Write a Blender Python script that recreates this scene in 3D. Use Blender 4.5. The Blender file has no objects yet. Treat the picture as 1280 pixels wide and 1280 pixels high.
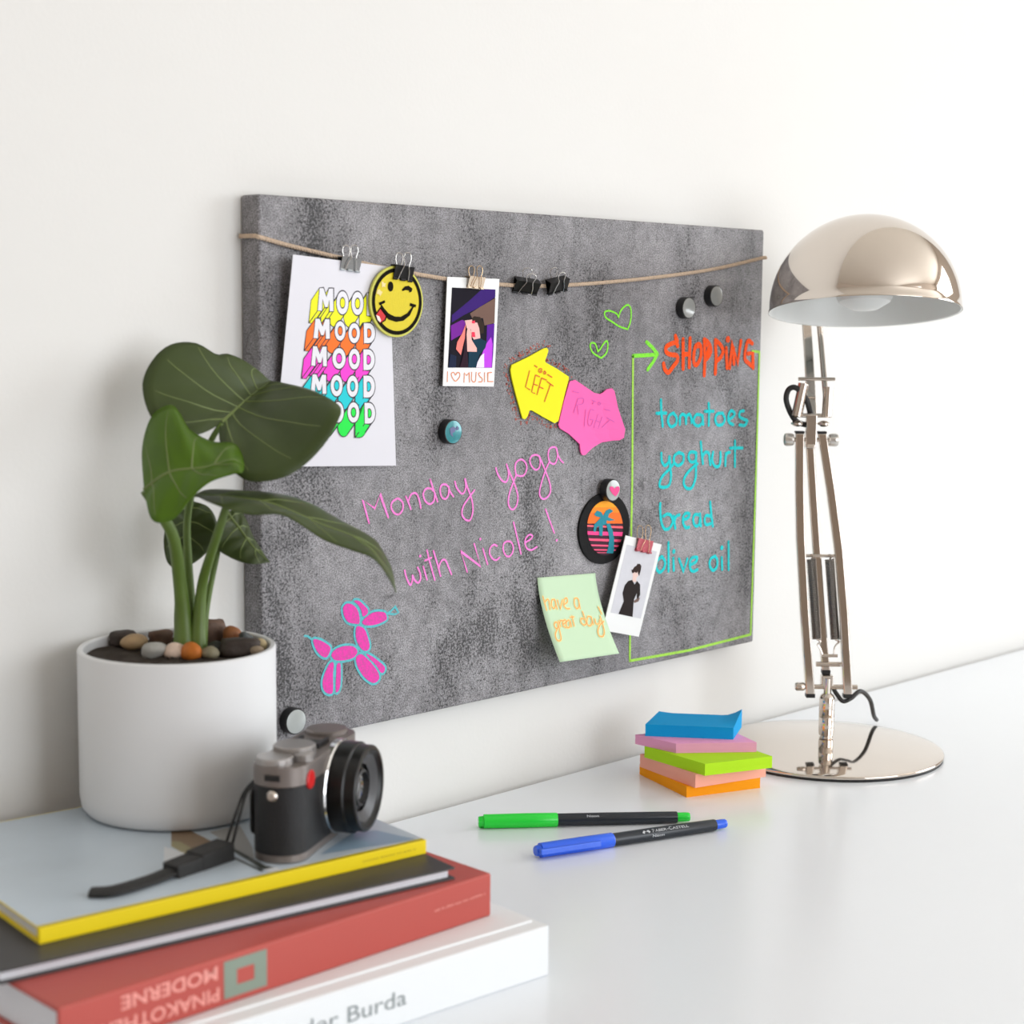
import bpy, bmesh, math, random
from mathutils import Vector, Matrix, Euler
from mathutils.geometry import tessellate_polygon
random.seed(7)
PI = math.pi
SC = bpy.context.scene
COL = SC.collection

# ------------------------------------------------------------------ camera
cam_data = bpy.data.cameras.new('camera_view')
cam = bpy.data.objects.new('camera_view', cam_data)
COL.objects.link(cam)
_R = Matrix([[0.700335,0.075738,-0.709785],[-0.713747,0.087916,-0.694864],[0.009774,0.993244,0.115629]]).to_4x4()
cam.matrix_world = Matrix.Translation(Vector([-0.73599,-0.99457,0.40326])) @ _R
cam_data.sensor_width = 36.0
cam_data.lens = 2111.07 / 1280.0 * 36.0
cam_data.clip_start = 0.02
cam_data.dof.use_dof = True
cam_data.dof.focus_distance = 1.38
cam_data.dof.aperture_fstop = 8.0
SC.camera = cam

# ------------------------------------------------------------------ world, lights, exposure
world = bpy.data.worlds.new('daylight_sky')
SC.world = world
world.use_nodes = True
_bg = world.node_tree.nodes['Background']
_bg.inputs['Color'].default_value = (0.80, 0.90, 1.0, 1)
_bg.inputs['Strength'].default_value = 1.0


def area(name, loc, rot, sx, sy, power, color):
    l = bpy.data.lights.new(name, 'AREA')
    l.shape = 'RECTANGLE'
    l.size, l.size_y = sx, sy
    l.energy = power
    l.color = color
    o = bpy.data.objects.new(name, l)
    COL.objects.link(o)
    o.location = loc
    o.rotation_euler = rot
    return o


# daylight through the window on the right, plus added fill from behind the viewer
area('window_daylight', (2.98, -1.95, 0.86), (0, PI / 2, 0), 1.5, 1.9, 72, (0.93, 0.967, 1.0))
area('rear_fill_light', (0.45, -3.18, 0.62), (PI / 2, 0, 0), 1.9, 2.0, 62, (0.95, 0.97, 1.0))
SC.view_settings.view_transform = 'Standard'
SC.view_settings.look = 'None'
SC.view_settings.gamma = 1.0
SC.view_settings.use_curve_mapping = False
SC.view_settings.exposure = -0.32


# ------------------------------------------------------------------ materials
def lin(c):
    c = c / 255.0
    return c / 12.92 if c <= 0.04045 else ((c + 0.055) / 1.055) ** 2.4


def rgb(r, g, b):
    return (lin(r), lin(g), lin(b), 1.0)


MATS = {}


def mat(name, col, rough=0.5, metal=0.0, spec=0.5, bump=0.0, bscale=300.0, vary=0.0, vscale=20.0, sheen=0.0, coat=0.0, trans=0.0):
    if name in MATS:
        return MATS[name]
    m = bpy.data.materials.new(name)
    m.use_nodes = True
    nt = m.node_tree
    b = nt.nodes['Principled BSDF']
    b.inputs['Base Color'].default_value = col
    b.inputs['Roughness'].default_value = rough
    b.inputs['Metallic'].default_value = metal
    b.inputs['Specular IOR Level'].default_value = spec
    b.inputs['Coat Weight'].default_value = coat
    tc = nt.nodes.new('ShaderNodeTexCoord')
    n = nt.nodes.new('ShaderNodeTexNoise')
    n.inputs['Scale'].default_value = vscale
    n.inputs['Detail'].default_value = 4
    nt.links.new(tc.outputs['Object'], n.inputs['Vector'])
    if vary > 0:
        h = nt.nodes.new('ShaderNodeMixRGB')
        h.blend_type = 'MIX'
        h.inputs[1].default_value = tuple(c * (1 - vary) for c in col[:3]) + (1,)
        h.inputs[2].default_value = tuple(min(1, c * (1 + vary)) for c in col[:3]) + (1,)
        nt.links.new(n.outputs['Fac'], h.inputs[0])
        nt.links.new(h.outputs[0], b.inputs['Base Color'])
    if bump > 0:
        n2 = nt.nodes.new('ShaderNodeTexNoise')
        n2.inputs['Scale'].default_value = bscale
        n2.inputs['Detail'].default_value = 3
        nt.links.new(tc.outputs['Object'], n2.inputs['Vector'])
        bp = nt.nodes.new('ShaderNodeBump')
        bp.inputs['Strength'].default_value = bump
        bp.inputs['Distance'].default_value = 0.001
        nt.links.new(n2.outputs['Fac'], bp.inputs['Height'])
        nt.links.new(bp.outputs['Normal'], b.inputs['Normal'])
    if trans > 0:
        out = nt.nodes['Material Output']
        tr = nt.nodes.new('ShaderNodeBsdfTranslucent')
        tr.inputs['Color'].default_value = tuple(min(1, c * 1.6) for c in col[:3]) + (1,)
        mx = nt.nodes.new('ShaderNodeMixShader')
        mx.inputs[0].default_value = trans
        nt.links.new(b.outputs[0], mx.inputs[1])
        nt.links.new(tr.outputs[0], mx.inputs[2])
        nt.links.new(mx.outputs[0], out.inputs[0])
    MATS[name] = m
    return m


def concrete_nodes(nt):
    """speckled grey concrete print; returns the colour socket"""
    N, Lk = nt.nodes, nt.links
    tc = N.new('ShaderNodeTexCoord')

    def noise(scale, detail, stretch=(1, 1, 1), rough=0.6, loc=(0, 0, 0)):
        mp = N.new('ShaderNodeMapping')
        mp.inputs['Scale'].default_value = stretch
        mp.inputs['Location'].default_value = loc
        Lk.new(tc.outputs['Object'], mp.inputs['Vector'])
        n = N.new('ShaderNodeTexNoise')
        n.inputs['Scale'].default_value = scale
        n.inputs['Detail'].default_value = detail
        n.inputs['Roughness'].default_value = rough
        Lk.new(mp.outputs[0], n.inputs['Vector'])
        return n.outputs['Fac'], mp

    def ramp(sock, a, ca, b, cb):
        r = N.new('ShaderNodeValToRGB')
        r.color_ramp.elements[0].position = a
        r.color_ramp.elements[0].color = (ca, ca, ca, 1)
        r.color_ramp.elements[1].position = b
        r.color_ramp.elements[1].color = (cb, cb, cb, 1)
        Lk.new(sock, r.inputs[0])
        return r.outputs[0]

    def mul(a, b, f=1.0):
        m = N.new('ShaderNodeMixRGB')
        m.blend_type = 'MULTIPLY'
        m.inputs[0].default_value = f
        Lk.new(a, m.inputs[1])
        Lk.new(b, m.inputs[2])
        return m.outputs[0]

    big, _ = noise(6.5, 4, (1, 1, 0.75))
    streak, _ = noise(10, 7, (1.3, 1, 0.62), rough=0.70, loc=(3.1, 0, 1.7))
    grain, _ = noise(900, 1, rough=0.6)
    mid, _ = noise(90, 5, rough=0.75)
    pits, _ = noise(480, 2, rough=0.6, loc=(5, 2, 0))
    c = N.new('ShaderNodeMixRGB')
    c.inputs[1].default_value = rgb(126, 124, 127)
    c.inputs[2].default_value = rgb(156, 154, 157)
    Lk.new(ramp(big, 0.36, 0, 0.64, 1), c.inputs[0])
    out = c.outputs[0]
    out = mul(out, ramp(streak, 0.36, 0.72, 0.56, 1.0))
    out = mul(out, ramp(mid, 0.36, 0.74, 0.60, 1.08))
    out = mul(out, ramp(grain, 0.38, 0.60, 0.62, 1.34))
    # dark pits gather where the streaks are dark
    pa = N.new('ShaderNodeMath')
    pa.operation = 'MULTIPLY_ADD'
    pa.inputs[1].default_value = 1.15
    Lk.new(streak, pa.inputs[0])
    Lk.new(pits, pa.inputs[2])
    ph = N.new('ShaderNodeMath')
    ph.operation = 'MULTIPLY'
    ph.inputs[1].default_value = 0.5
    Lk.new(pa.outputs[0], ph.inputs[0])
    out = mul(out, ramp(ph.outputs[0], 0.432, 0.24, 0.505, 1.0))
    # hairline cracks
    mp = N.new('ShaderNodeMapping')
    Lk.new(tc.outputs['Object'], mp.inputs['Vector'])
    nd = N.new('ShaderNodeTexNoise')
    nd.inputs['Scale'].default_value = 16
    nd.inputs['Detail'].default_value = 6
    Lk.new(mp.outputs[0], nd.inputs['Vector'])
    va = N.new('ShaderNodeMixRGB')
    va.blend_type = 'LINEAR_LIGHT'
    va.inputs[0].default_value = 0.09
    Lk.new(mp.outputs[0], va.inputs[1])
    Lk.new(nd.outputs['Color'], va.inputs[2])
    vo = N.new('ShaderNodeTexVoronoi')
    vo.feature = 'DISTANCE_TO_EDGE'
    vo.inputs['Scale'].default_value = 7.0
    Lk.new(va.outputs[0], vo.inputs['Vector'])
    crack = ramp(vo.outputs['Distance'], 0.002, 1.0, 0.010, 0.0)
    cm, _ = noise(9, 2, loc=(8, 1, 4))
    cmask = ramp(cm, 0.56, 0.0, 0.62, 0.7)
    fm = N.new('ShaderNodeMath')
    fm.operation = 'MULTIPLY'
    Lk.new(crack, fm.inputs[0])
    Lk.new(cmask, fm.inputs[1])
    k = N.new('ShaderNodeMixRGB')
    k.inputs[2].default_value = rgb(60, 58, 60)
    Lk.new(fm.outputs[0], k.inputs[0])
    Lk.new(out, k.inputs[1])
    return k.outputs[0], grain


def concrete():
    m = bpy.data.materials.new('concrete_print')
    m.use_nodes = True
    b = m.node_tree.nodes['Principled BSDF']
    s, g = concrete_nodes(m.node_tree)
    m.node_tree.links.new(s, b.inputs['Base Color'])
    b.inputs['Roughness'].default_value = 0.55
    b.inputs['Specular IOR Level'].default_value = 0.35
    return m


def chalk(name, col, gaps=0.5):
    """liquid chalk stroke; the rough board shows through in specks"""
    m = bpy.data.materials.new(name)
    m.use_nodes = True
    nt = m.node_tree
    b = nt.nodes['Principled BSDF']
    b.inputs['Roughness'].default_value = 0.8
    b.inputs['Specular IOR Level'].default_value = 0.2
    tc = nt.nodes.new('ShaderNodeTexCoord')
    n = nt.nodes.new('ShaderNodeTexNoise')
    n.inputs['Scale'].default_value = 560
    n.inputs['Detail'].default_value = 2
    n.inputs['Roughness'].default_value = 0.7
    nt.links.new(tc.outputs['Object'], n.inputs['Vector'])
    r = nt.nodes.new('ShaderNodeValToRGB')
    r.color_ramp.elements[0].position = 0.40
    r.color_ramp.elements[1].position = 0.42 + 0.16 * max(gaps, 0.05)
    nt.links.new(n.outputs['Fac'], r.inputs[0])
    mx = nt.nodes.new('ShaderNodeMixRGB')
    mx.inputs[1].default_value = tuple(0.72 * c + 0.28 * 0.14 for c in col[:3]) + (1,)
    mx.inputs[2].default_value = col
    nt.links.new(r.outputs[0], mx.inputs[0])
    nt.links.new(mx.outputs[0], b.inputs['Base Color'])
    return m


# ------------------------------------------------------------------ mesh helpers
def link(name, me, m, parent=None, loc=None, smooth=False):
    o = bpy.data.objects.new(name, me)
    COL.objects.link(o)
    if isinstance(m, (list, tuple)):
        for x in m:
            me.materials.append(x)
    elif m is not None and len(me.materials) == 0:
        me.materials.append(m)
    if parent is not None:
        o.parent = parent
    if loc is not None:
        o.location = loc
    if smooth:
        for p in me.polygons:
            p.use_smooth = True
    return o


def thing(name, label, cat, loc=(0, 0, 0), rotz=0.0, group=None, rot=None):
    o = bpy.data.objects.new(name, None)
    o.empty_display_size = 0.02
    COL.objects.link(o)
    o.location = loc
    o.rotation_euler = rot if rot is not None else (0, 0, rotz)
    o['label'] = label
    o['category'] = cat
    if group:
        o['group'] = group
    return o


def tag(o, label, cat, group=None):
    o['label'] = label
    o['category'] = cat
    if group:
        o['group'] = group
    return o


def struct(o):
    o['kind'] = 'structure'
    return o


class MB:
    """collects verts and faces for one mesh"""

    def __init__(s):
        s.v, s.f, s.mi = [], [], []

    def add(s, vs, fs, mi=0):
        k = len(s.v)
        s.v += [tuple(v) for v in vs]
        s.f += [tuple(i + k for i in f) for f in fs]
        s.mi += [mi] * len(fs)

    def box(s, c, d, M=None, mi=0):
        x, y, z = (q / 2 for q in d)
        vs = [Vector((sx * x, sy * y, sz * z)) for sx in (-1, 1) for sy in (-1, 1) for sz in (-1, 1)]
        if M is not None:
            vs = [M @ v for v in vs]
        vs = [v + Vector(c) for v in vs]
        s.add(vs, [(0, 1, 3, 2), (4, 6, 7, 5), (0, 4, 5, 1), (2, 3, 7, 6), (0, 2, 6, 4), (1, 5, 7, 3)], mi)

    def tube(s, pts, r, n=12, closed=False, mi=0, caps=True, squash=None):
        pts = [Vector(p) for p in pts]
        rs = r if isinstance(r, (list, tuple)) else [r] * len(pts)
        m = len(pts)
        tans = []
        for i in range(m):
            a = pts[(i - 1) % m] if (closed or i > 0) else pts[i]
            b = pts[(i + 1) % m] if (closed or i < m - 1) else pts[i]
            tans.append((b - a).normalized())
        up = Vector((0, 0, 1))
        if abs(tans[0].dot(up)) > 0.9:
            up = Vector((1, 0, 0))
        nrm = (up - tans[0] * up.dot(tans[0])).normalized()
        rings = []
        for i in range(m):
            nrm = (nrm - tans[i] * nrm.dot(tans[i])).normalized()
            bn = tans[i].cross(nrm)
            ring = []
            for j in range(n):
                a = 2 * PI * j / n
                ca, sa = math.cos(a), math.sin(a)
                if squash:
                    ca *= squash[0]
                    sa *= squash[1]
                ring.append(pts[i] + (nrm * ca + bn * sa) * rs[i])
            rings.append(ring)
        vs = [v for rg in rings for v in rg]
        fs = []
        for i in range(m if closed else m - 1):
            i2 = (i + 1) % m
            for j in range(n):
                j2 = (j + 1) % n
                fs.append((i * n + j, i2 * n + j, i2 * n + j2, i * n + j2))
        if caps and not closed:
            fs.append(tuple(range(n))[::-1])
            fs.append(tuple((m - 1) * n + j for j in range(n)))
        s.add(vs, fs, mi)

    def lathe(s, prof, n=48, M=None, mi=0):
        """profile of (r, z); r == 0 makes a pole"""
        vs, idx = [], []
        for r, z in prof:
            if r < 1e-7:
                idx.append([len(vs)])
                vs.append(Vector((0, 0, z)))
            else:
                idx.append(list(range(len(vs), len(vs) + n)))
                vs += [Vector((r * math.cos(2 * PI * j / n), r * math.sin(2 * PI * j / n), z)) for j in range(n)]
        fs = []
        for a, b in zip(idx, idx[1:]):
            for j in range(n):
                j2 = (j + 1) % n
                if len(a) == 1 and len(b) == 1:
                    continue
                if len(a) == 1:
                    fs.append((a[0], b[j2], b[j]))
                elif len(b) == 1:
                    fs.append((a[j], a[j2], b[0]))
                else:
                    fs.append((a[j], a[j2], b[j2], b[j]))
        if M is not None:
            vs = [M @ v for v in vs]
        s.add(vs, fs, mi)

    def prism(s, poly, z0, z1, M=None, mi=0):
        """closed 2D polygon extruded along z"""
        n = len(poly)
        vs = [Vector((x, y, z0)) for x, y in poly] + [Vector((x, y, z1)) for x, y in poly]
        tris = tessellate_polygon([[Vector((x, y, 0)) for x, y in poly]])
        fs = [tuple(t) for t in tris] + [tuple(i + n for i in t) for t in tris]
        fs += [(i, (i + 1) % n, (i + 1) % n + n, i + n) for i in range(n)]
        if M is not None:
            vs = [M @ v for v in vs]
        s.add(vs, fs, mi)

    def mesh(s, name, fix=True):
        me = bpy.data.meshes.new(name)
        me.from_pydata(s.v, [], s.f)
        if any(s.mi):
            me.polygons.foreach_set('material_index', s.mi)
        if fix:
            bm = bmesh.new()
            bm.from_mesh(me)
            bmesh.ops.recalc_face_normals(bm, faces=bm.faces)
            bm.to_mesh(me)
            bm.free()
        me.update()
        return me

    def build(s, name, m, parent=None, loc=None, smooth=False, bevel=0.0, seg=2, angle=35):
        me = s.mesh(name)
        o = link(name, me, m, parent, loc)
        if smooth:
            for p in me.polygons:
                p.use_smooth = True
            bm = bmesh.new()
            bm.from_mesh(me)
            for e in bm.edges:
                if len(e.link_faces) == 2 and e.calc_face_angle(0) > math.radians(angle):
                    e.smooth = False
            bm.to_mesh(me)
            bm.free()
        if bevel > 0:
            b = o.modifiers.new('bevel', 'BEVEL')
            b.width = bevel
            b.segments = seg
            b.limit_method = 'ANGLE'
            b.angle_limit = math.radians(40)
        return o


def catmull(pts, k=6, closed=False):
    P = [Vector((*q, 0)) if len(q) == 2 else Vector(q) for q in pts]
    n = len(P)
    out = []
    for i in range(n if closed else n - 1):
        p0 = P[(i - 1) % n] if (closed or i > 0) else P[i] * 2 - P[i + 1]
        p1 = P[i]
        p2 = P[(i + 1) % n]
        p3 = P[(i + 2) % n] if (closed or i < n - 2) else P[i + 1] * 2 - P[i]
        for j in range(k):
            t = j / k
            out.append(0.5 * (2 * p1 + (p2 - p0) * t + (2 * p0 - 5 * p1 + 4 * p2 - p3) * t * t + (3 * p1 - p0 - 3 * p2 + p3) * t ** 3))
    if not closed:
        out.append(P[-1])
    return out


def ribbon2d(pts, w, closed=False):
    """flat stroke of width w along 2D pts with round ends: list of (verts, faces)"""
    P = [Vector((q[0], q[1])) for q in pts]
    vs, fs = [], []
    n = len(P)
    h = w / 2
    for i in range(n):
        a = P[(i - 1) % n] if (closed or i > 0) else P[i]
        b = P[(i + 1) % n] if (closed or i < n - 1) else P[i]
        t = b - a
        if t.length < 1e-9:
            t = Vector((1, 0))
        t.normalize()
        nn = Vector((-t.y, t.x))
        d1 = (P[i] - a)
        k = 1.0
        if 0 < i < n - 1 and d1.length > 1e-9:
            c = abs(d1.normalized().dot(t))
            k = min(1 / max(c, 0.45), 1.8)
        vs += [P[i] + nn * h * k, P[i] - nn * h * k]
    for i in range(n if closed else n - 1):
        j = (i + 1) % n
        fs.append((2 * i, 2 * i + 1, 2 * j + 1, 2 * j))
    if not closed:
        for e, q in ((0, P[0]), (n - 1, P[-1])):
            k0 = len(vs)
            vs += [q + Vector((math.cos(2 * PI * j / 10), math.sin(2 * PI * j / 10))) * h for j in range(10)]
            fs.append(tuple(range(k0, k0 + 10)))
    return vs, fs


def strokes_mesh(mb, data, w, place, mi=0):
    """data: list of (kind, pts); place(u, v) -> 3D point; overlapping strokes lie in thin layers like real paint"""
    for n, (kind, pts) in enumerate(data):
        lift = Vector((0, -1.2e-5 * (n % 24), 0))
        if kind == 'd':
            c = pts[0]
            v2 = [Vector((c[0] + w * 0.75 * math.cos(2 * PI * j / 12), c[1] + w * 0.75 * math.sin(2 * PI * j / 12))) for j in range(12)]
            mb.add([place(q.x, q.y) + lift for q in v2], [tuple(range(12))], mi)
            continue
        if kind == 's':
            pts = [(q.x, q.y) for q in catmull(pts, 6)]
        v2, f2 = ribbon2d(pts, w)
        k = len(pts)
        mb.add([place(q.x, q.y) + lift + Vector((0, -1.5e-6 * (i // 2 if i < 2 * k else (0 if i < 2 * k + 10 else k)), 0)) for i, q in enumerate(v2)], f2, mi)


def flat_poly(mb, pts, place, mi=0):
    tris = tessellate_polygon([[Vector((x, y, 0)) for x, y in pts]])
    mb.add([place(x, y) for x, y in pts], [tuple(t) for t in tris], mi)


def text_mesh(body, size, bold=0.0, space=1.0):
    """flat lettering from the built-in font; (verts2D, faces, width)"""
    cu = bpy.data.curves.new('lettering', 'FONT')
    cu.body = body
    cu.size = size
    cu.offset = bold
    cu.space_character = space
    cu.resolution_u = 3
    o = bpy.data.objects.new('lettering', cu)
    COL.objects.link(o)
    dg = bpy.context.evaluated_depsgraph_get()
    me = bpy.data.meshes.new_from_object(o.evaluated_get(dg))
    vs = [(v.co.x, v.co.y) for v in me.vertices]
    fs = [tuple(p.vertices) for p in me.polygons]
    bpy.data.objects.remove(o)
    bpy.data.curves.remove(cu)
    bpy.data.meshes.remove(me)
    return vs, fs, max(v[0] for v in vs)


def rrect(w, h, r, n=5, cx=0, cy=0):
    out = []
    for qx, qy, a0 in ((1, 1, 0), (-1, 1, 90), (-1, -1, 180), (1, -1, 270)):
        for i in range(n + 1):
            a = math.radians(a0 + 90 * i / n)
            out.append((cx + qx * (w / 2 - r) + r * math.cos(a), cy + qy * (h / 2 - r) + r * math.sin(a)))
    return out


def oval(cx, cy, rx, ry, n=48):
    return [(cx + rx * math.cos(2 * PI * i / n), cy + ry * math.sin(2 * PI * i / n)) for i in range(n)]


XZ = Matrix(((1, 0, 0, 0), (0, 0, 1, 0), (0, 1, 0, 0), (0, 0, 0, 1)))   # prism z axis -> y, polygon (x, z)

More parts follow.
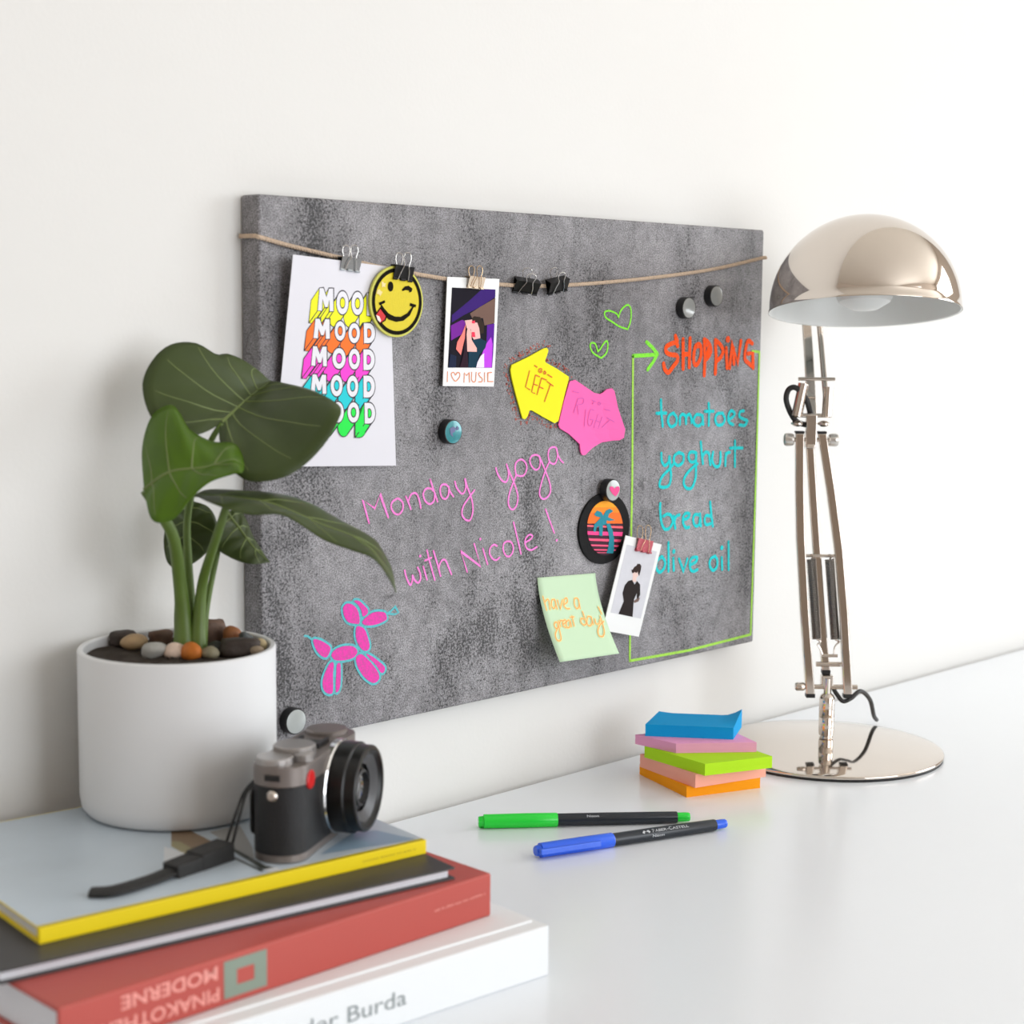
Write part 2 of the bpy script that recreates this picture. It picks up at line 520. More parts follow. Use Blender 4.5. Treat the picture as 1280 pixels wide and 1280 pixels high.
# flat outlines measured on the board (mm from its lower left corner), on paper sheets (0..1) and on the plant (mm)
DATA = {
 'monday': [('p',[(102.4,158.1),(96.1,176.2),(108.2,168.8),(113.5,179.6),(121.9,160.8)]),('s',[(131.1,174.9),(126,172.5),(125,167.9),(128.6,163.4),(133.3,162.6),(136.9,166.3),(136.6,171.4),(132.7,174.5),(130.1,174.7)]),('p',[(140,175.8),(142.6,171.3),(145.3,165.6)]),('s',[(142.6,172.1),(145.2,176.6),(148.9,178),(152.1,176.2),(154.7,170.4),(155.8,165.6)]),('s',[(169.7,178.1),(165.9,180.4),(161.1,180.3),(158.4,176.5),(160.6,170.8),(165.4,168.1),(169.7,170.2),(170.8,175.7)]),('p',[(165.7,187.5),(173.7,169.5)]),('s',[(186,180.2),(182.1,182.6),(177.8,182),(176.5,177.7),(178.4,172.7),(182.2,171),(185.5,173.9),(186,179.4)]),('s',[(185.4,180.7),(187.7,176.1),(191,172.3)]),('s',[(192.6,184.2),(194.8,178.9),(199.9,174.1),(203.2,175.1),(204.8,179.8),(203.7,185.5)]),('s',[(204,185.5),(206.5,178.9),(209.9,172.2),(212.6,164.7),(212.6,157.3),(209.6,151.8),(204.5,152.7),(200.6,157.4),(202.2,163.8),(208.8,170.6),(214.4,175.8)]),('s',[(238.9,192.5),(241.4,187),(246.2,181.6),(250.7,180.2),(253.1,182.9),(253.8,187.4),(252.5,192),(251.3,194.7)]),('s',[(251.5,194.4),(255,187.9),(260,179.6),(264.2,170.7),(265.1,165.5),(263.6,159.8),(259.5,156.7),(255.4,158.7),(253.7,164),(255.6,171.9),(259.6,179.6),(262.8,185.2)]),('s',[(262.8,185.2),(261.5,190.4),(262.2,194.9),(265.5,197.3),(269.6,197.7),(273.7,194.8),(275.4,190.7),(273.8,186.2),(270.6,184.1),(265.7,184.4),(262.8,185.4)]),('s',[(290.3,199.4),(286.1,200.8),(281.1,199.9),(278.9,196.3),(280.8,192.1),(284.6,188.8),(287.9,188.3),(290.8,190.4),(291.6,195),(290.3,199.4)]),('s',[(290.7,199.1),(294.6,192.5),(298.1,186.5),(302.4,178.7),(304.7,171.5),(303.5,166.3),(298.5,163.1),(294.2,163.4),(291.2,167.1),(292,172.9),(294.8,180.3),(298.5,187.7),(302.2,193.3)]),('s',[(303,193.8),(301.2,199.7),(302.4,204.3),(306.2,206.2),(310.9,205.4),(312.7,200.9),(312.4,196.2),(309.9,192.3),(306.4,192.2),(303,193.8)]),('s',[(311.3,204.5),(313.6,199.1),(316.7,194.8),(320.2,192.3)])],
 'nicole': [('s',[(139.1,117.8),(140,114.2),(142.6,108.6),(145.3,105.6),(147.1,109),(147.3,113)]),('s',[(147.3,113),(149.8,108.7),(153.4,106.5),(155.8,109.4),(155.1,114.4),(152.7,118.7)]),('p',[(158.7,119),(162.7,108)]),('d',[(155.4,127.6)]),('p',[(162.6,131.6),(165.1,123.3),(171.2,106.9)]),('p',[(160.5,123.5),(167.2,125.1)]),('p',[(169.6,130.3),(174.5,117.9),(177.4,109.4)]),('s',[(175.5,116.4),(177,119.9),(180,122.3),(183.1,121.1),(186.3,115.3),(189.4,109.5)]),('p',[(207.1,109.7),(199.4,127.3),(222.5,112.5),(214.8,131.9)]),('p',[(224.8,127.1),(230.3,113.5)]),('d',[(221.7,135.3)]),('s',[(241,127.8),(237.4,129.2),(233.4,127),(232.4,122.7),(235.5,118.1),(240.1,116.2),(244.2,118)]),('s',[(252.8,130.7),(249.2,129.2),(248.2,124.9),(250.9,119.5),(255,117.7),(259.1,120.2),(260.1,125.3),(257.4,129.6),(252.8,130.7)]),('p',[(260.3,145.8),(269.6,118.5)]),('s',[(274.7,127.7),(281.1,130.1),(283.1,132.5),(279.4,133.9),(275.2,131.3),(274.2,127),(276.9,122.3),(282.3,120.7),(288.6,122.7)]),('p',[(298.9,153.9),(310.1,132.8)]),('d',[(313.3,126.1)])],
 'dog': [('',[(76.8,96.3),(80,98.2),(84.8,97.3),(89.6,93.6),(92.1,88.3),(92.5,81.9),(88.8,81.7),(81.6,83.9),(77.6,88.8),(76.4,93.3)]),('',[(87.2,99.5),(92.1,99),(97.8,94.5),(101,91),(100.2,87.9),(96.1,86.5),(94.5,91.1),(91.3,95.9)]),('',[(95.3,82.2),(101,86.5),(108.4,88.5),(117.6,87.1),(120.1,83.6),(119.3,80.8),(109.3,78.6),(99.4,79.2)]),('',[(89.6,79.1),(93.7,78.9),(97.8,76.2),(101,69.4),(102.7,62.9),(101,59.6),(96.1,60.3),(91.2,65.7),(88.8,72.3)]),('',[(65.2,61.7),(69.5,64.8),(77.5,65.9),(86.4,64.4),(90.4,60.1),(87.2,56.1),(79.1,55),(69.5,56.1),(65.6,59.1)]),('',[(47.3,74.6),(53.1,73.8),(59.3,70.5),(64,66.2),(60.8,60.1),(56.1,61),(50.7,66.1)]),('',[(64,55),(67.1,53.9),(66.3,46.5),(66.3,34),(64.7,31.1),(59.9,32.5),(56.8,36.7),(56.5,43),(60,50.5)]),('',[(70.3,52.8),(73.5,53),(73.9,45.4),(73.4,36),(71.4,31.9),(69,32.6),(69.5,46)]),('',[(89.6,56.4),(94.5,57.3),(98.6,54.5),(104.3,49.3),(111,41.3),(112.6,35.9),(109.3,33.2),(104.3,33.9),(96.9,39.5),(91.2,47.3),(89.2,52.7)]),('',[(99.4,56.9),(105.2,54.2),(111.8,49.5),(118.1,44.1),(117.6,40.3),(114.3,40.1),(109.3,46.6),(102.7,52.7)])],
 'dogtips': [('p',[(120.5,85.8),(124.7,87.2),(129.3,90.2),(132.7,85),(128.5,84.2),(122.2,85.6)]),('p',[(46.9,74.7),(42.6,78),(39.6,78.7)])],
 'hearts': [('s',[(388.8,315.9),(386.9,318.6),(381.3,320.6),(375,321.4),(370.5,319.9),(371.9,315.8),(379.7,312.3),(390.8,307.8),(401.5,305.5)]),('s',[(401.5,305.5),(404.6,311.2),(405.8,317.8),(404.7,324.4),(400.9,326.8),(395.9,324.9),(391.4,321.3),(388.8,315.9)]),('s',[(362.3,286.8),(358.9,292.9),(353.7,293.7),(352.5,290.3),(356.5,285.1),(367,280.7)]),('s',[(367,280.7),(373.5,285),(375.3,291),(373.9,295.4),(369.4,292.8),(365.5,288.5),(362.3,286.4)])],
 'arrow': [('p',[(409.6,282.1),(438.5,282.8)]),('p',[(427.6,294.2),(435.4,289.6),(443.3,283.4)]),('p',[(443.3,283.4),(437.2,276.4),(429.8,269.7)])],
 'listframe': [('p',[(409.4,281.3),(411.4,171.7),(411.2,99.6),(412.6,7.4)]),('p',[(412.6,7.4),(497,5.4),(594.6,8.1)]),('p',[(596.8,284),(596.4,160.2),(595.6,89.6),(594.6,8.1)]),('p',[(596.8,284),(585.2,284.8)])],
 'shopping': [('s',[(468.1,299.4),(470.6,294.3),(463,292.8),(455.6,289.9),(455.1,285.6),(461,282.9),(470.4,281.8),(471.7,277.3),(466,272.2),(459.2,266.8),(453.9,269.5),(452,274.6)]),('p',[(468.1,298.7),(471.5,290.6)]),('p',[(479.3,296.4),(480.2,269.8)]),('p',[(489.4,297.1),(489.1,271.2)]),('p',[(479.8,282.8),(489.3,283)]),('s',[(503.3,291.9),(498,290.4),(495.8,284.5),(495.4,277),(498,272.9),(502.7,275.4),(506.1,282.1),(505.2,290.4),(500.9,291.9)]),('p',[(498.6,290),(504.6,290.8)]),('p',[(510.4,296.3),(512.2,280.6),(511.6,263.3)]),('s',[(510.4,296.3),(516.6,293.3),(520.5,288),(519.5,282.8),(514.7,278.3)]),('s',[(513,293.3),(516.8,288.8),(515.8,282.8)]),('p',[(527,295.5),(528.8,280.4),(528.2,264.5)]),('s',[(527.6,295.5),(535.2,291),(539.1,285.6),(536.8,280.3),(530.8,276.6)]),('p',[(544,287.9),(546,269.6)]),('d',[(546.2,296.2)]),('p',[(549.8,269.5),(553.2,293.1),(562.3,273.9),(566.5,294.6)]),('p',[(555.4,287.8),(556.6,273.2)]),('s',[(584.6,292.2),(578.1,294.6),(574.5,287.7),(573.6,277.6),(579,273.7),(586.9,269.7)]),('p',[(587,268.9),(585.7,282.9),(578.6,282.6)])],
 'tomatoes': [('p',[(449.3,242.1),(450.3,230.2),(452.6,218.2)]),('p',[(443.5,230.1),(457.2,230)]),('s',[(467.9,229.6),(461.7,227.4),(460,221.9),(464.5,217.4),(470.8,219.1),(472.5,224.7),(467.9,229.2)]),('s',[(477.1,218.9),(477.5,226.1),(481.3,228),(485.2,225.8),(486.1,219.3)]),('s',[(486,221),(487.1,226.1),(490.9,227.6),(493.6,224.7),(494.4,219.8)]),('s',[(507.8,226.6),(501.3,226.9),(497.5,222.9),(499,218),(505.6,216.5),(510.7,220),(510.5,225.7)]),('p',[(509.8,225.8),(512.1,217.5)]),('p',[(519.3,236.9),(520.3,227),(520.1,216.4)]),('p',[(513.6,229.7),(526.9,229.3)]),('s',[(541.1,227.1),(533,226.6),(529.8,221.8),(533.4,216.3),(540.8,216.4),(544.7,221.2),(541.1,226.7)]),('s',[(549.5,220.2),(557.5,223.2),(559.4,226.5),(553.9,228.8),(550,224.3),(550.9,218.5),(557.8,215.3)]),('s',[(573.9,228.1),(568.3,227.4),(567.2,222.9),(574.2,220.1),(579.9,218.2),(575.8,214.2),(567.5,214.9)])],
 'yoghurt': [('s',[(451.5,193.6),(452.3,186.4),(456.8,182.2),(461.8,185.1),(462.9,189.8)]),('s',[(463.5,189.8),(464.4,180.9),(466,172),(463.7,164.1),(456.2,162.2),(449.9,164.2),(452.2,171.2),(462,177.9),(468.2,182.3)]),('s',[(476.7,193.1),(470.4,190.3),(470,184.6),(475.8,181.1),(482.8,183.9),(483.2,190.4),(476.7,193.1)]),('s',[(501.3,191.9),(493.4,192.3),(491,187.6),(495.1,183.3),(501.5,184.5),(502.6,191)]),('s',[(501.9,191.1),(502.4,178.8),(502.1,168.2),(497.2,159.5),(489.4,159.2),(484.7,164.4),(487.7,171.5),(499.1,179),(504.3,181.1)]),('p',[(508.8,201.3),(510.5,190.6),(512.8,180.7)]),('s',[(511.9,187.3),(515.7,191.2),(521.1,190.1),(522.6,185.1),(524.1,179.2)]),('s',[(527.7,190.6),(526.6,183.2),(531.6,177.1),(537.6,177.6),(539.4,183.3),(539.1,190)]),('p',[(547.3,188.7),(547.1,177.1)]),('s',[(546.8,184.6),(549.4,188.6),(553.4,189.3)]),('p',[(561.2,199.7),(562.2,175.4)]),('p',[(553.9,193.4),(573.3,192.5)])],
 'bread': [('s',[(451.3,147.7),(451.5,140.8),(453.5,130.3),(458.5,123.7),(465,123.9),(469.7,129),(467.9,134.7),(462.4,137.2),(456,135.7)]),('p',[(471.2,134.5),(473.8,123.1)]),('s',[(472.4,130.2),(475,134.2),(479.4,135.2)]),('s',[(485.1,129.9),(492.2,131.4),(494.3,134.8),(488.7,135.9),(485,132.7),(485.2,127.1),(489.2,122.5),(494.2,122.5)]),('s',[(509,132.9),(502.2,133.5),(500.1,128.7),(502.6,123.6),(508.2,123.1),(510.3,129.3)]),('p',[(510.1,133.6),(511.7,122.1)]),('s',[(526.2,130.2),(519.3,131.4),(517.1,127.3),(519.6,122.9),(526.4,123)]),('p',[(525.1,143.8),(527.3,131.5),(530,120.6)])],
 'oliveoil': [('s',[(455,98.4),(448.6,95.5),(447.2,89.4),(451.7,84.5),(457.5,86.3),(460.1,92.3),(456.1,97.9),(453.9,98.3)]),('p',[(464.3,110.7),(464.8,98.1),(465.2,84.1)]),('p',[(471.9,95.4),(472.9,84.1)]),('d',[(472.3,101.6)]),('p',[(480.2,93.9),(487.3,81.9),(492.5,92.7)]),('s',[(497.2,86.6),(505,88.6),(507.1,92.7),(500.3,93.3),(496.5,89.5),(497.3,83),(501.9,80.1),(508,81.2)]),('s',[(534.6,91.5),(527.7,89.3),(526.8,82.9),(531.6,78.1),(537.3,80.4),(538.2,86.8),(534.6,91.5)]),('p',[(545.1,89),(546.2,77.4)]),('d',[(544.8,98.5)]),('p',[(555.1,103.3),(556.2,76.3)])],
 'poster': [(20.6,358.2,13),(118.8,352.2,5),(121.2,201.7,10),(8.9,206.7,3)],
 'mood': [[[(0.2612,0.1439),(0.4133,0.1361),(0.4229,0.2467),(0.2748,0.2532)],[(0.4453,0.1495),(0.5634,0.1436),(0.5688,0.2555),(0.4541,0.2604)],[(0.5949,0.145),(0.7156,0.139),(0.7166,0.2523),(0.5995,0.2573)],[(0.7477,0.1435),(0.8709,0.1374),(0.8673,0.2489),(0.7477,0.254)]],[[(0.2385,0.2904),(0.3904,0.2842),(0.399,0.3801),(0.2504,0.3853)],[(0.4387,0.2942),(0.5403,0.2901),(0.5452,0.3841),(0.446,0.3875)],[(0.5708,0.298),(0.6801,0.2936),(0.6819,0.3917),(0.5752,0.3953)],[(0.7169,0.2921),(0.8348,0.2874),(0.8327,0.3866),(0.7178,0.3905)]],[[(0.2324,0.4217),(0.3735,0.4171),(0.3822,0.5134),(0.244,0.517)],[(0.4257,0.4245),(0.547,0.4206),(0.552,0.5211),(0.4334,0.5241)],[(0.5764,0.4227),(0.6823,0.4193),(0.684,0.5209),(0.5806,0.5235)],[(0.7121,0.4215),(0.826,0.4179),(0.8241,0.5204),(0.713,0.5232)]],[[(0.2432,0.5559),(0.38,0.5527),(0.388,0.6464),(0.2539,0.6487)],[(0.419,0.5548),(0.5252,0.5523),(0.5307,0.6561),(0.4269,0.6579)],[(0.5649,0.5545),(0.6673,0.5521),(0.6694,0.6569),(0.5694,0.6586)],[(0.7133,0.551),(0.8236,0.5484),(0.8217,0.6575),(0.7142,0.6593)]],[[(0.2654,0.6846),(0.4018,0.6826),(0.4091,0.7768),(0.2754,0.778)],[(0.4397,0.685),(0.5408,0.6835),(0.5456,0.7848),(0.4467,0.7856)],[(0.5759,0.6849),(0.6776,0.6834),(0.6793,0.7837),(0.5799,0.7845)],[(0.7234,0.6858),(0.8235,0.6843),(0.8218,0.7875),(0.724,0.7883)]]],
 'moodvec': (-0.0721,0.0622),
 'smileyc': (121.4,326.2),
 'smileyr': (26.9,26.5),
 'smiley': [('k',[(117.3,337.4),(117.2,336.2),(116.8,335.2),(116.2,334.3),(115.4,333.8),(114.6,333.6),(113.7,333.7),(113,334.3),(112.3,335.1),(111.9,336.1),(111.8,337.3),(111.9,338.4),(112.3,339.5),(112.9,340.3),(113.7,340.9),(114.6,341.1),(115.4,340.9),(116.2,340.4),(116.8,339.6),(117.2,338.5)]),('k',[(126,335.3),(129.1,337.7),(132.8,338.3),(136.7,336.2),(135.9,333.9),(133.7,333.1),(133.1,334.7),(129.9,335),(126.6,334.1)]),('k',[(105.4,324.1),(108.7,320.5),(112.7,317.2),(118.5,315),(125,314.8),(131.6,317.6),(137,322.9),(138.3,322.5),(134.1,315.8),(127.5,311.8),(120.1,310.9),(112.7,312.6),(107.9,315.9),(104.2,321)]),('k',[(102.9,325.2),(108.7,327),(109.3,325.3),(103.8,323.1)]),('k',[(134.5,325.3),(140.6,324),(140,322),(133.9,323)]),('k',[(104.2,321.7),(111,315),(109.5,311.7),(103.9,309.1),(98.9,315.9)]),('r',[(104.2,320.5),(109.5,315),(108.4,312.6),(103.8,310.1),(100,315.9)]),('w',[(99.8,316),(103,315),(104.8,312),(103.8,310.6),(101.4,312.2)]),('c',[(105.4,340.3),(107,341),(107.8,339.8),(109.9,339.8),(109.1,338.3),(109.5,336.8),(107.4,337.2),(105.8,336.4),(106.1,338.2)]),('c',[(101.4,334.2),(103.4,335.2),(104.6,334),(106.6,333.1),(105.4,331.6),(104.2,330.1),(102.6,331.4),(100.6,331.8)])],
 'photo1': [(178.8,346.1),(236.4,345.7),(231.2,259.3),(174.6,261)],
 'singer': [('bg',[(183.7,337.9),(231.9,337.2),(228.7,274.5),(179.7,275.4)]),('band',[(183.6,310.6),(183.9,316.5),(203.5,328.4),(216.7,337.3),(231.9,337.2),(231.8,331.2),(214.6,323.1),(197,316.6)]),('brown',[(231.8,330.4),(214.6,323.1),(203.6,317.8),(205.8,314.3),(218.1,314.3),(219.8,308.4),(231.1,310.4)]),('glow',[(182.7,308.3),(194.8,312.8),(200.3,311.1),(196,302),(183,296.6)]),('purple',[(222.6,308.8),(231.1,310),(229.9,286.4),(228.7,274.5),(215.1,274.7),(218.4,288.1),(222.2,295.2)]),('bright',[(221.7,293.6),(227.3,299.2),(229,293.6),(228.1,274.7),(214,274.9),(216.7,284.9)]),('white',[(215.6,284.1),(211.2,277.8),(210.1,275),(219.6,274.8),(219.5,286.4)]),('hair',[(204.7,313.5),(208,315.7),(214.7,315.1),(219.2,309.6),(218.8,302.4),(214.3,301.6),(211.4,309.6),(205.8,311.1)]),('skin',[(204.2,311.1),(211.4,310.7),(213.7,306.4),(215.1,298.4),(208.2,296.7),(205.4,300),(204.2,306.4)]),('red',[(205.4,303.2),(208.7,303.2),(209.5,299.2),(205.4,299.3)]),('teal',[(206,296.9),(214.9,298.3),(222.4,295.4),(220.6,290.4),(213.9,284.9),(210.6,275),(201.8,275.1),(202.2,287.6),(211.1,287.5),(211,290.5),(207.1,293.7)]),('skin',[(197.6,312.3),(205.8,313.1),(205.7,307.2),(202.6,304),(199.8,306.4)]),('skin2',[(200.4,305.6),(204.2,304.8),(205.4,296.9),(211,290.5),(211.1,287.5),(200.5,287.8),(199.1,298.5)]),('arm',[(198.7,309.5),(197.7,298.5),(195.2,290.6),(193.4,285.1),(188.2,289.9),(189.5,295.4),(194.9,302.4)]),('red',[(205.3,311.9),(208.9,312.3),(208.6,309.9),(205.3,310.2)]),('dark',[(198.2,303.2),(199.5,303.2),(200.5,287.4),(201.8,275.1),(192.4,275.3),(196.4,286.7)]),('blue',[(182,286),(188.5,284.4),(188,275.3),(179.9,275.4)])],
 'music': [('p',[(179.4,272.1),(179.2,264.4)]),('s',[(188.1,269.4),(186,271.5),(183.5,270.6),(184.5,267.6),(188.1,264.6),(192.2,267.5),(192.7,270.4),(190.4,271.4),(188.1,269.4)]),('p',[(197.4,263.5),(197.8,271.1),(200.2,268.8),(203,271.2),(203.6,263.5)]),('s',[(205.9,271.3),(205.9,265.4),(207.8,263.6),(210.1,264.5),(210.9,271.2)]),('s',[(215.6,270.8),(213.5,270.1),(215.1,267.8),(217.7,265.9),(217.2,263.6),(213.6,263.5)]),('p',[(220.3,270.7),(220.4,263.4)]),('p',[(228.3,270.8),(224,270.5),(224.1,263.5),(230,263.4)])],
 'photo2': [(392,124.6),(442.1,111.9),(412.5,30.9),(362.7,43.3)],
 'woman': [('bg',[(393.4,116.3),(435.4,106.1),(414.5,47.2),(373.1,57.8)]),('hair',[(402,93.1),(404.1,95.2),(407.1,96.1),(408.2,97.6),(411.9,97.2),(414,95),(413.1,91.1),(411,86),(409,90),(401.5,92)]),('skin',[(401.5,91.7),(409,90.6),(409.7,86.7),(406.6,84.3),(402.5,85.9)]),('hair',[(400.1,93.2),(409.2,92),(408.3,89.5),(405.7,89.8),(404.7,91),(403.8,89.9),(401.1,90)]),('skin',[(401.9,86.4),(407.4,85),(407.1,81.3),(401.8,81.9)]),('skind',[(409.1,66.6),(412.7,66.6),(410.8,63.4),(405,62.5),(404,64.4)]),('skind',[(388.6,73.6),(390.4,73),(393.5,66.8),(391.7,66.4)]),('dress',[(401.4,83.8),(404.8,79.3),(408.1,82.2),(412.4,78.5),(412.8,69.3),(410,65.7),(408.2,66.7),(407.9,71.1),(404.4,65.9),(403.8,62),(402.9,50.2),(383.7,55.3),(390.5,65.9),(388.6,73.2),(391.4,80),(396,83.4)])],
 'palmc': (372.9,131.6),
 'palmr': (33.7,31.5),
 'palmin': [(396.7,129.9),(396.2,124.5),(394.5,119.5),(391.8,115.1),(388,111.6),(383.5,109.1),(378.5,107.8),(373.2,107.7),(367.9,108.8),(362.9,111),(358.4,114.3),(354.6,118.5),(351.7,123.3),(349.9,128.5),(349.2,133.8),(349.6,139.1),(351.2,144),(353.9,148.3),(357.5,151.8),(361.9,154.3),(366.8,155.7),(372,156),(377.3,155),(382.4,152.8),(387.1,149.6),(391,145.5),(394,140.7),(395.9,135.4)],
 'palm': [('o1',[(349.4,137.9),(349.8,139.9),(350.4,141.9),(351.1,143.7),(352,145.5),(353.1,147.2),(354.3,148.7),(355.6,150.2),(357.1,151.5),(358.6,152.6),(360.3,153.6),(362.1,154.4),(364,155.1),(366,155.6),(368,155.9),(370,156),(372,156),(374.1,155.7),(376.2,155.3),(378.2,154.7),(380.2,153.9),(382.2,153),(384,151.9),(385.8,150.6),(387.5,149.2),(389.1,147.7),(390.6,146),(391.9,144.2),(393.1,142.3),(394.1,140.4),(395,138.3),(395.7,136.3),(396.2,134.1)]),('o2',[(353.1,147.2),(354.3,148.7),(355.6,150.2),(357.1,151.5),(358.6,152.6),(360.3,153.6),(362.1,154.4),(364,155.1),(366,155.6),(368,155.9),(370,156),(372,156),(374.1,155.7),(376.2,155.3),(378.2,154.7),(380.2,153.9),(382.2,153),(384,151.9),(385.8,150.6),(387.5,149.2),(389.1,147.7),(390.6,146),(391.9,144.2)]),('o3',[(357.1,151.5),(358.6,152.6),(360.3,153.6),(362.1,154.4),(364,155.1),(366,155.6),(368,155.9),(370,156),(372,156),(374.1,155.7),(376.2,155.3),(378.2,154.7),(380.2,153.9),(382.2,153),(384,151.9),(385.8,150.6),(387.5,149.2)]),('p1',[(349.2,136.6),(396.5,131.6),(396.7,129.6),(349.2,135.1)]),('p2',[(349.4,131.2),(396.5,126.4),(395.8,122.8),(350,128)]),('p3',[(351,124.8),(394.7,119.9),(393.6,117.7),(352,122.7)]),('p3',[(354,119.2),(391.8,115.1),(390.4,113.6),(355.2,117.6)]),('p3',[(357.9,114.7),(388.1,111.6),(386.5,110.6),(359.3,113.4)]),('p4',[(361.8,111.7),(384.2,109.4),(382.6,108.8),(363.4,110.7)]),('t',[(373.5,135.6),(378.5,135.9),(382.7,128.9),(384.7,120.7),(384.7,111.3),(383.2,108.5),(374.7,109.6),(377,114.7),(378.1,122.6),(376.2,128.8)]),('t',[(357.5,145.2),(361.4,148.4),(366.8,146.6),(369.6,143.3),(373.2,147.5),(378.2,148.7),(382.8,146.2),(377.3,144),(376.2,141.4),(385.5,138),(377.5,137.9),(374,138.6),(374.6,134.9),(369.6,135),(369,125.4),(364.8,125.8),(364.1,134.4),(360.9,133.4),(359.8,129.5),(356.9,130.4),(357.7,136.3),(363.5,139.8),(366.2,141.9),(360.5,143.2)])],
 'mag_teal': (183.6,224.7),
 'mag_top1': (477.6,324.9),
 'mag_top2': (517.9,336.3),
 'mag_low': (25.3,17.4),
 'mag_heart': (373.6,165.9),
 'heartmark': [(374.3,167.2),(372.4,169.1),(369.4,169.8),(367.7,168.8),(368.5,166.1),(371.6,162.9),(375.6,160.4),(378.6,162.5),(380.7,165.3),(381,167.7),(379.4,169.1),(376.4,168.9)],
 'yarrow': [(254.3,276.3),(273.7,282.6),(292.2,289.5),(295.9,290.1),(298,287.8),(296,283.2),(294,279.5),(294.9,277.8),(309.1,272.2),(323.5,265.6),(323.6,263.5),(318.2,249.2),(311.2,228.3),(306.8,226.6),(293.8,231.9),(278.6,238.5),(275.8,238.3),(273.9,233.9),(270.9,231.3),(267.9,232),(265.5,237.5),(260,250.8),(254.5,265.7),(253,272.2)],
 'parrow': [(324.9,261.4),(331.8,262.5),(343.3,257.1),(356.4,250.8),(363.6,249.6),(367.4,250.9),(371.3,253.7),(377.2,254.4),(380.2,251.9),(384.3,237),(392.2,218.2),(391,210.8),(386.4,208.8),(377,208.8),(366.5,207.9),(354.9,203.3),(345.9,197.7),(342.1,197.9),(340.1,200.5),(338.7,207.5),(325.1,216.7),(313.8,221.8),(311.6,224.9),(313.6,231.6),(318.3,245.8)],
 'left': [('p',[(275.1,271.1),(270.5,258),(275.6,255.6)]),('p',[(282.3,267.6),(277.8,253.6),(281.6,252.4)]),('p',[(282.3,267.6),(287.2,266.1)]),('p',[(280,260.2),(284.6,259)]),('p',[(289.6,265),(284.4,251.4)]),('p',[(289.6,265),(295.7,263.2)]),('p',[(287.3,257.6),(291.6,256.2)]),('p',[(296.4,262),(303.8,258)]),('p',[(300.7,259.8),(293.6,245.3)]),('s',[(290,272.2),(288,272.9),(286.2,271.9),(286.6,270.2),(288.8,269.5)]),('p',[(288.8,269.5),(289.8,270.8),(288.3,271.1)]),('s',[(293.2,270.8),(292,269.5),(293.2,268.3),(294.7,269.2),(293.2,270.8)]),('p',[(281,275.5),(284,274.1)]),('p',[(296.9,267.8),(302.1,265.4)])],
 'right': [('p',[(335.2,246.6),(330.1,234.8)]),('s',[(335.2,246.6),(342,246.4),(341.4,242.1),(333.5,241.2)]),('p',[(334.6,241.1),(336.2,233.1)]),('p',[(345.5,236.7),(343.8,222.7)]),('s',[(355.7,235.9),(352,236.5),(349.2,231.7),(348.6,224.5),(352.3,222.9),(354.8,227.6),(351.5,228.2)]),('p',[(360.9,232.3),(356,220.8)]),('p',[(366.1,230.1),(361.2,219.6)]),('p',[(358.1,227),(364,225.3)]),('p',[(371.3,229.2),(379.9,225)]),('p',[(375.4,227.1),(365.6,220.6)]),('p',[(328.7,253),(335.8,251.7)]),('p',[(352.9,244.7),(358,243.3)]),('p',[(355.5,243.9),(354.1,241.5)]),('s',[(362.1,242.7),(360.3,241.6),(362.1,240.3),(364,241.3),(362.1,242.7)]),('p',[(368.9,236.4),(374.8,235.1)])],
 'twine': [(-2,369.9),(28.2,364.3),(82,356.2),(115.8,351.3),(165.2,345.8),(208.6,342.4),(263.4,340.9),(311.5,341.9),(393.4,347.6),(470.8,355),(529.5,362.3),(597.7,373.9)],
 'clip_silver': (78.2,353.1),
 'clip_smile': (126.7,347.8),
 'clip_gold': (208.2,342.4),
 'clip_empty1': (264.9,340.3),
 'clip_empty2': (301.3,341.6),
 'clip_rose': (415.6,113.3),
 'note': ((289.1,96.4),(362.8,92.8),(367.6,24.1),(291.5,27.2)),
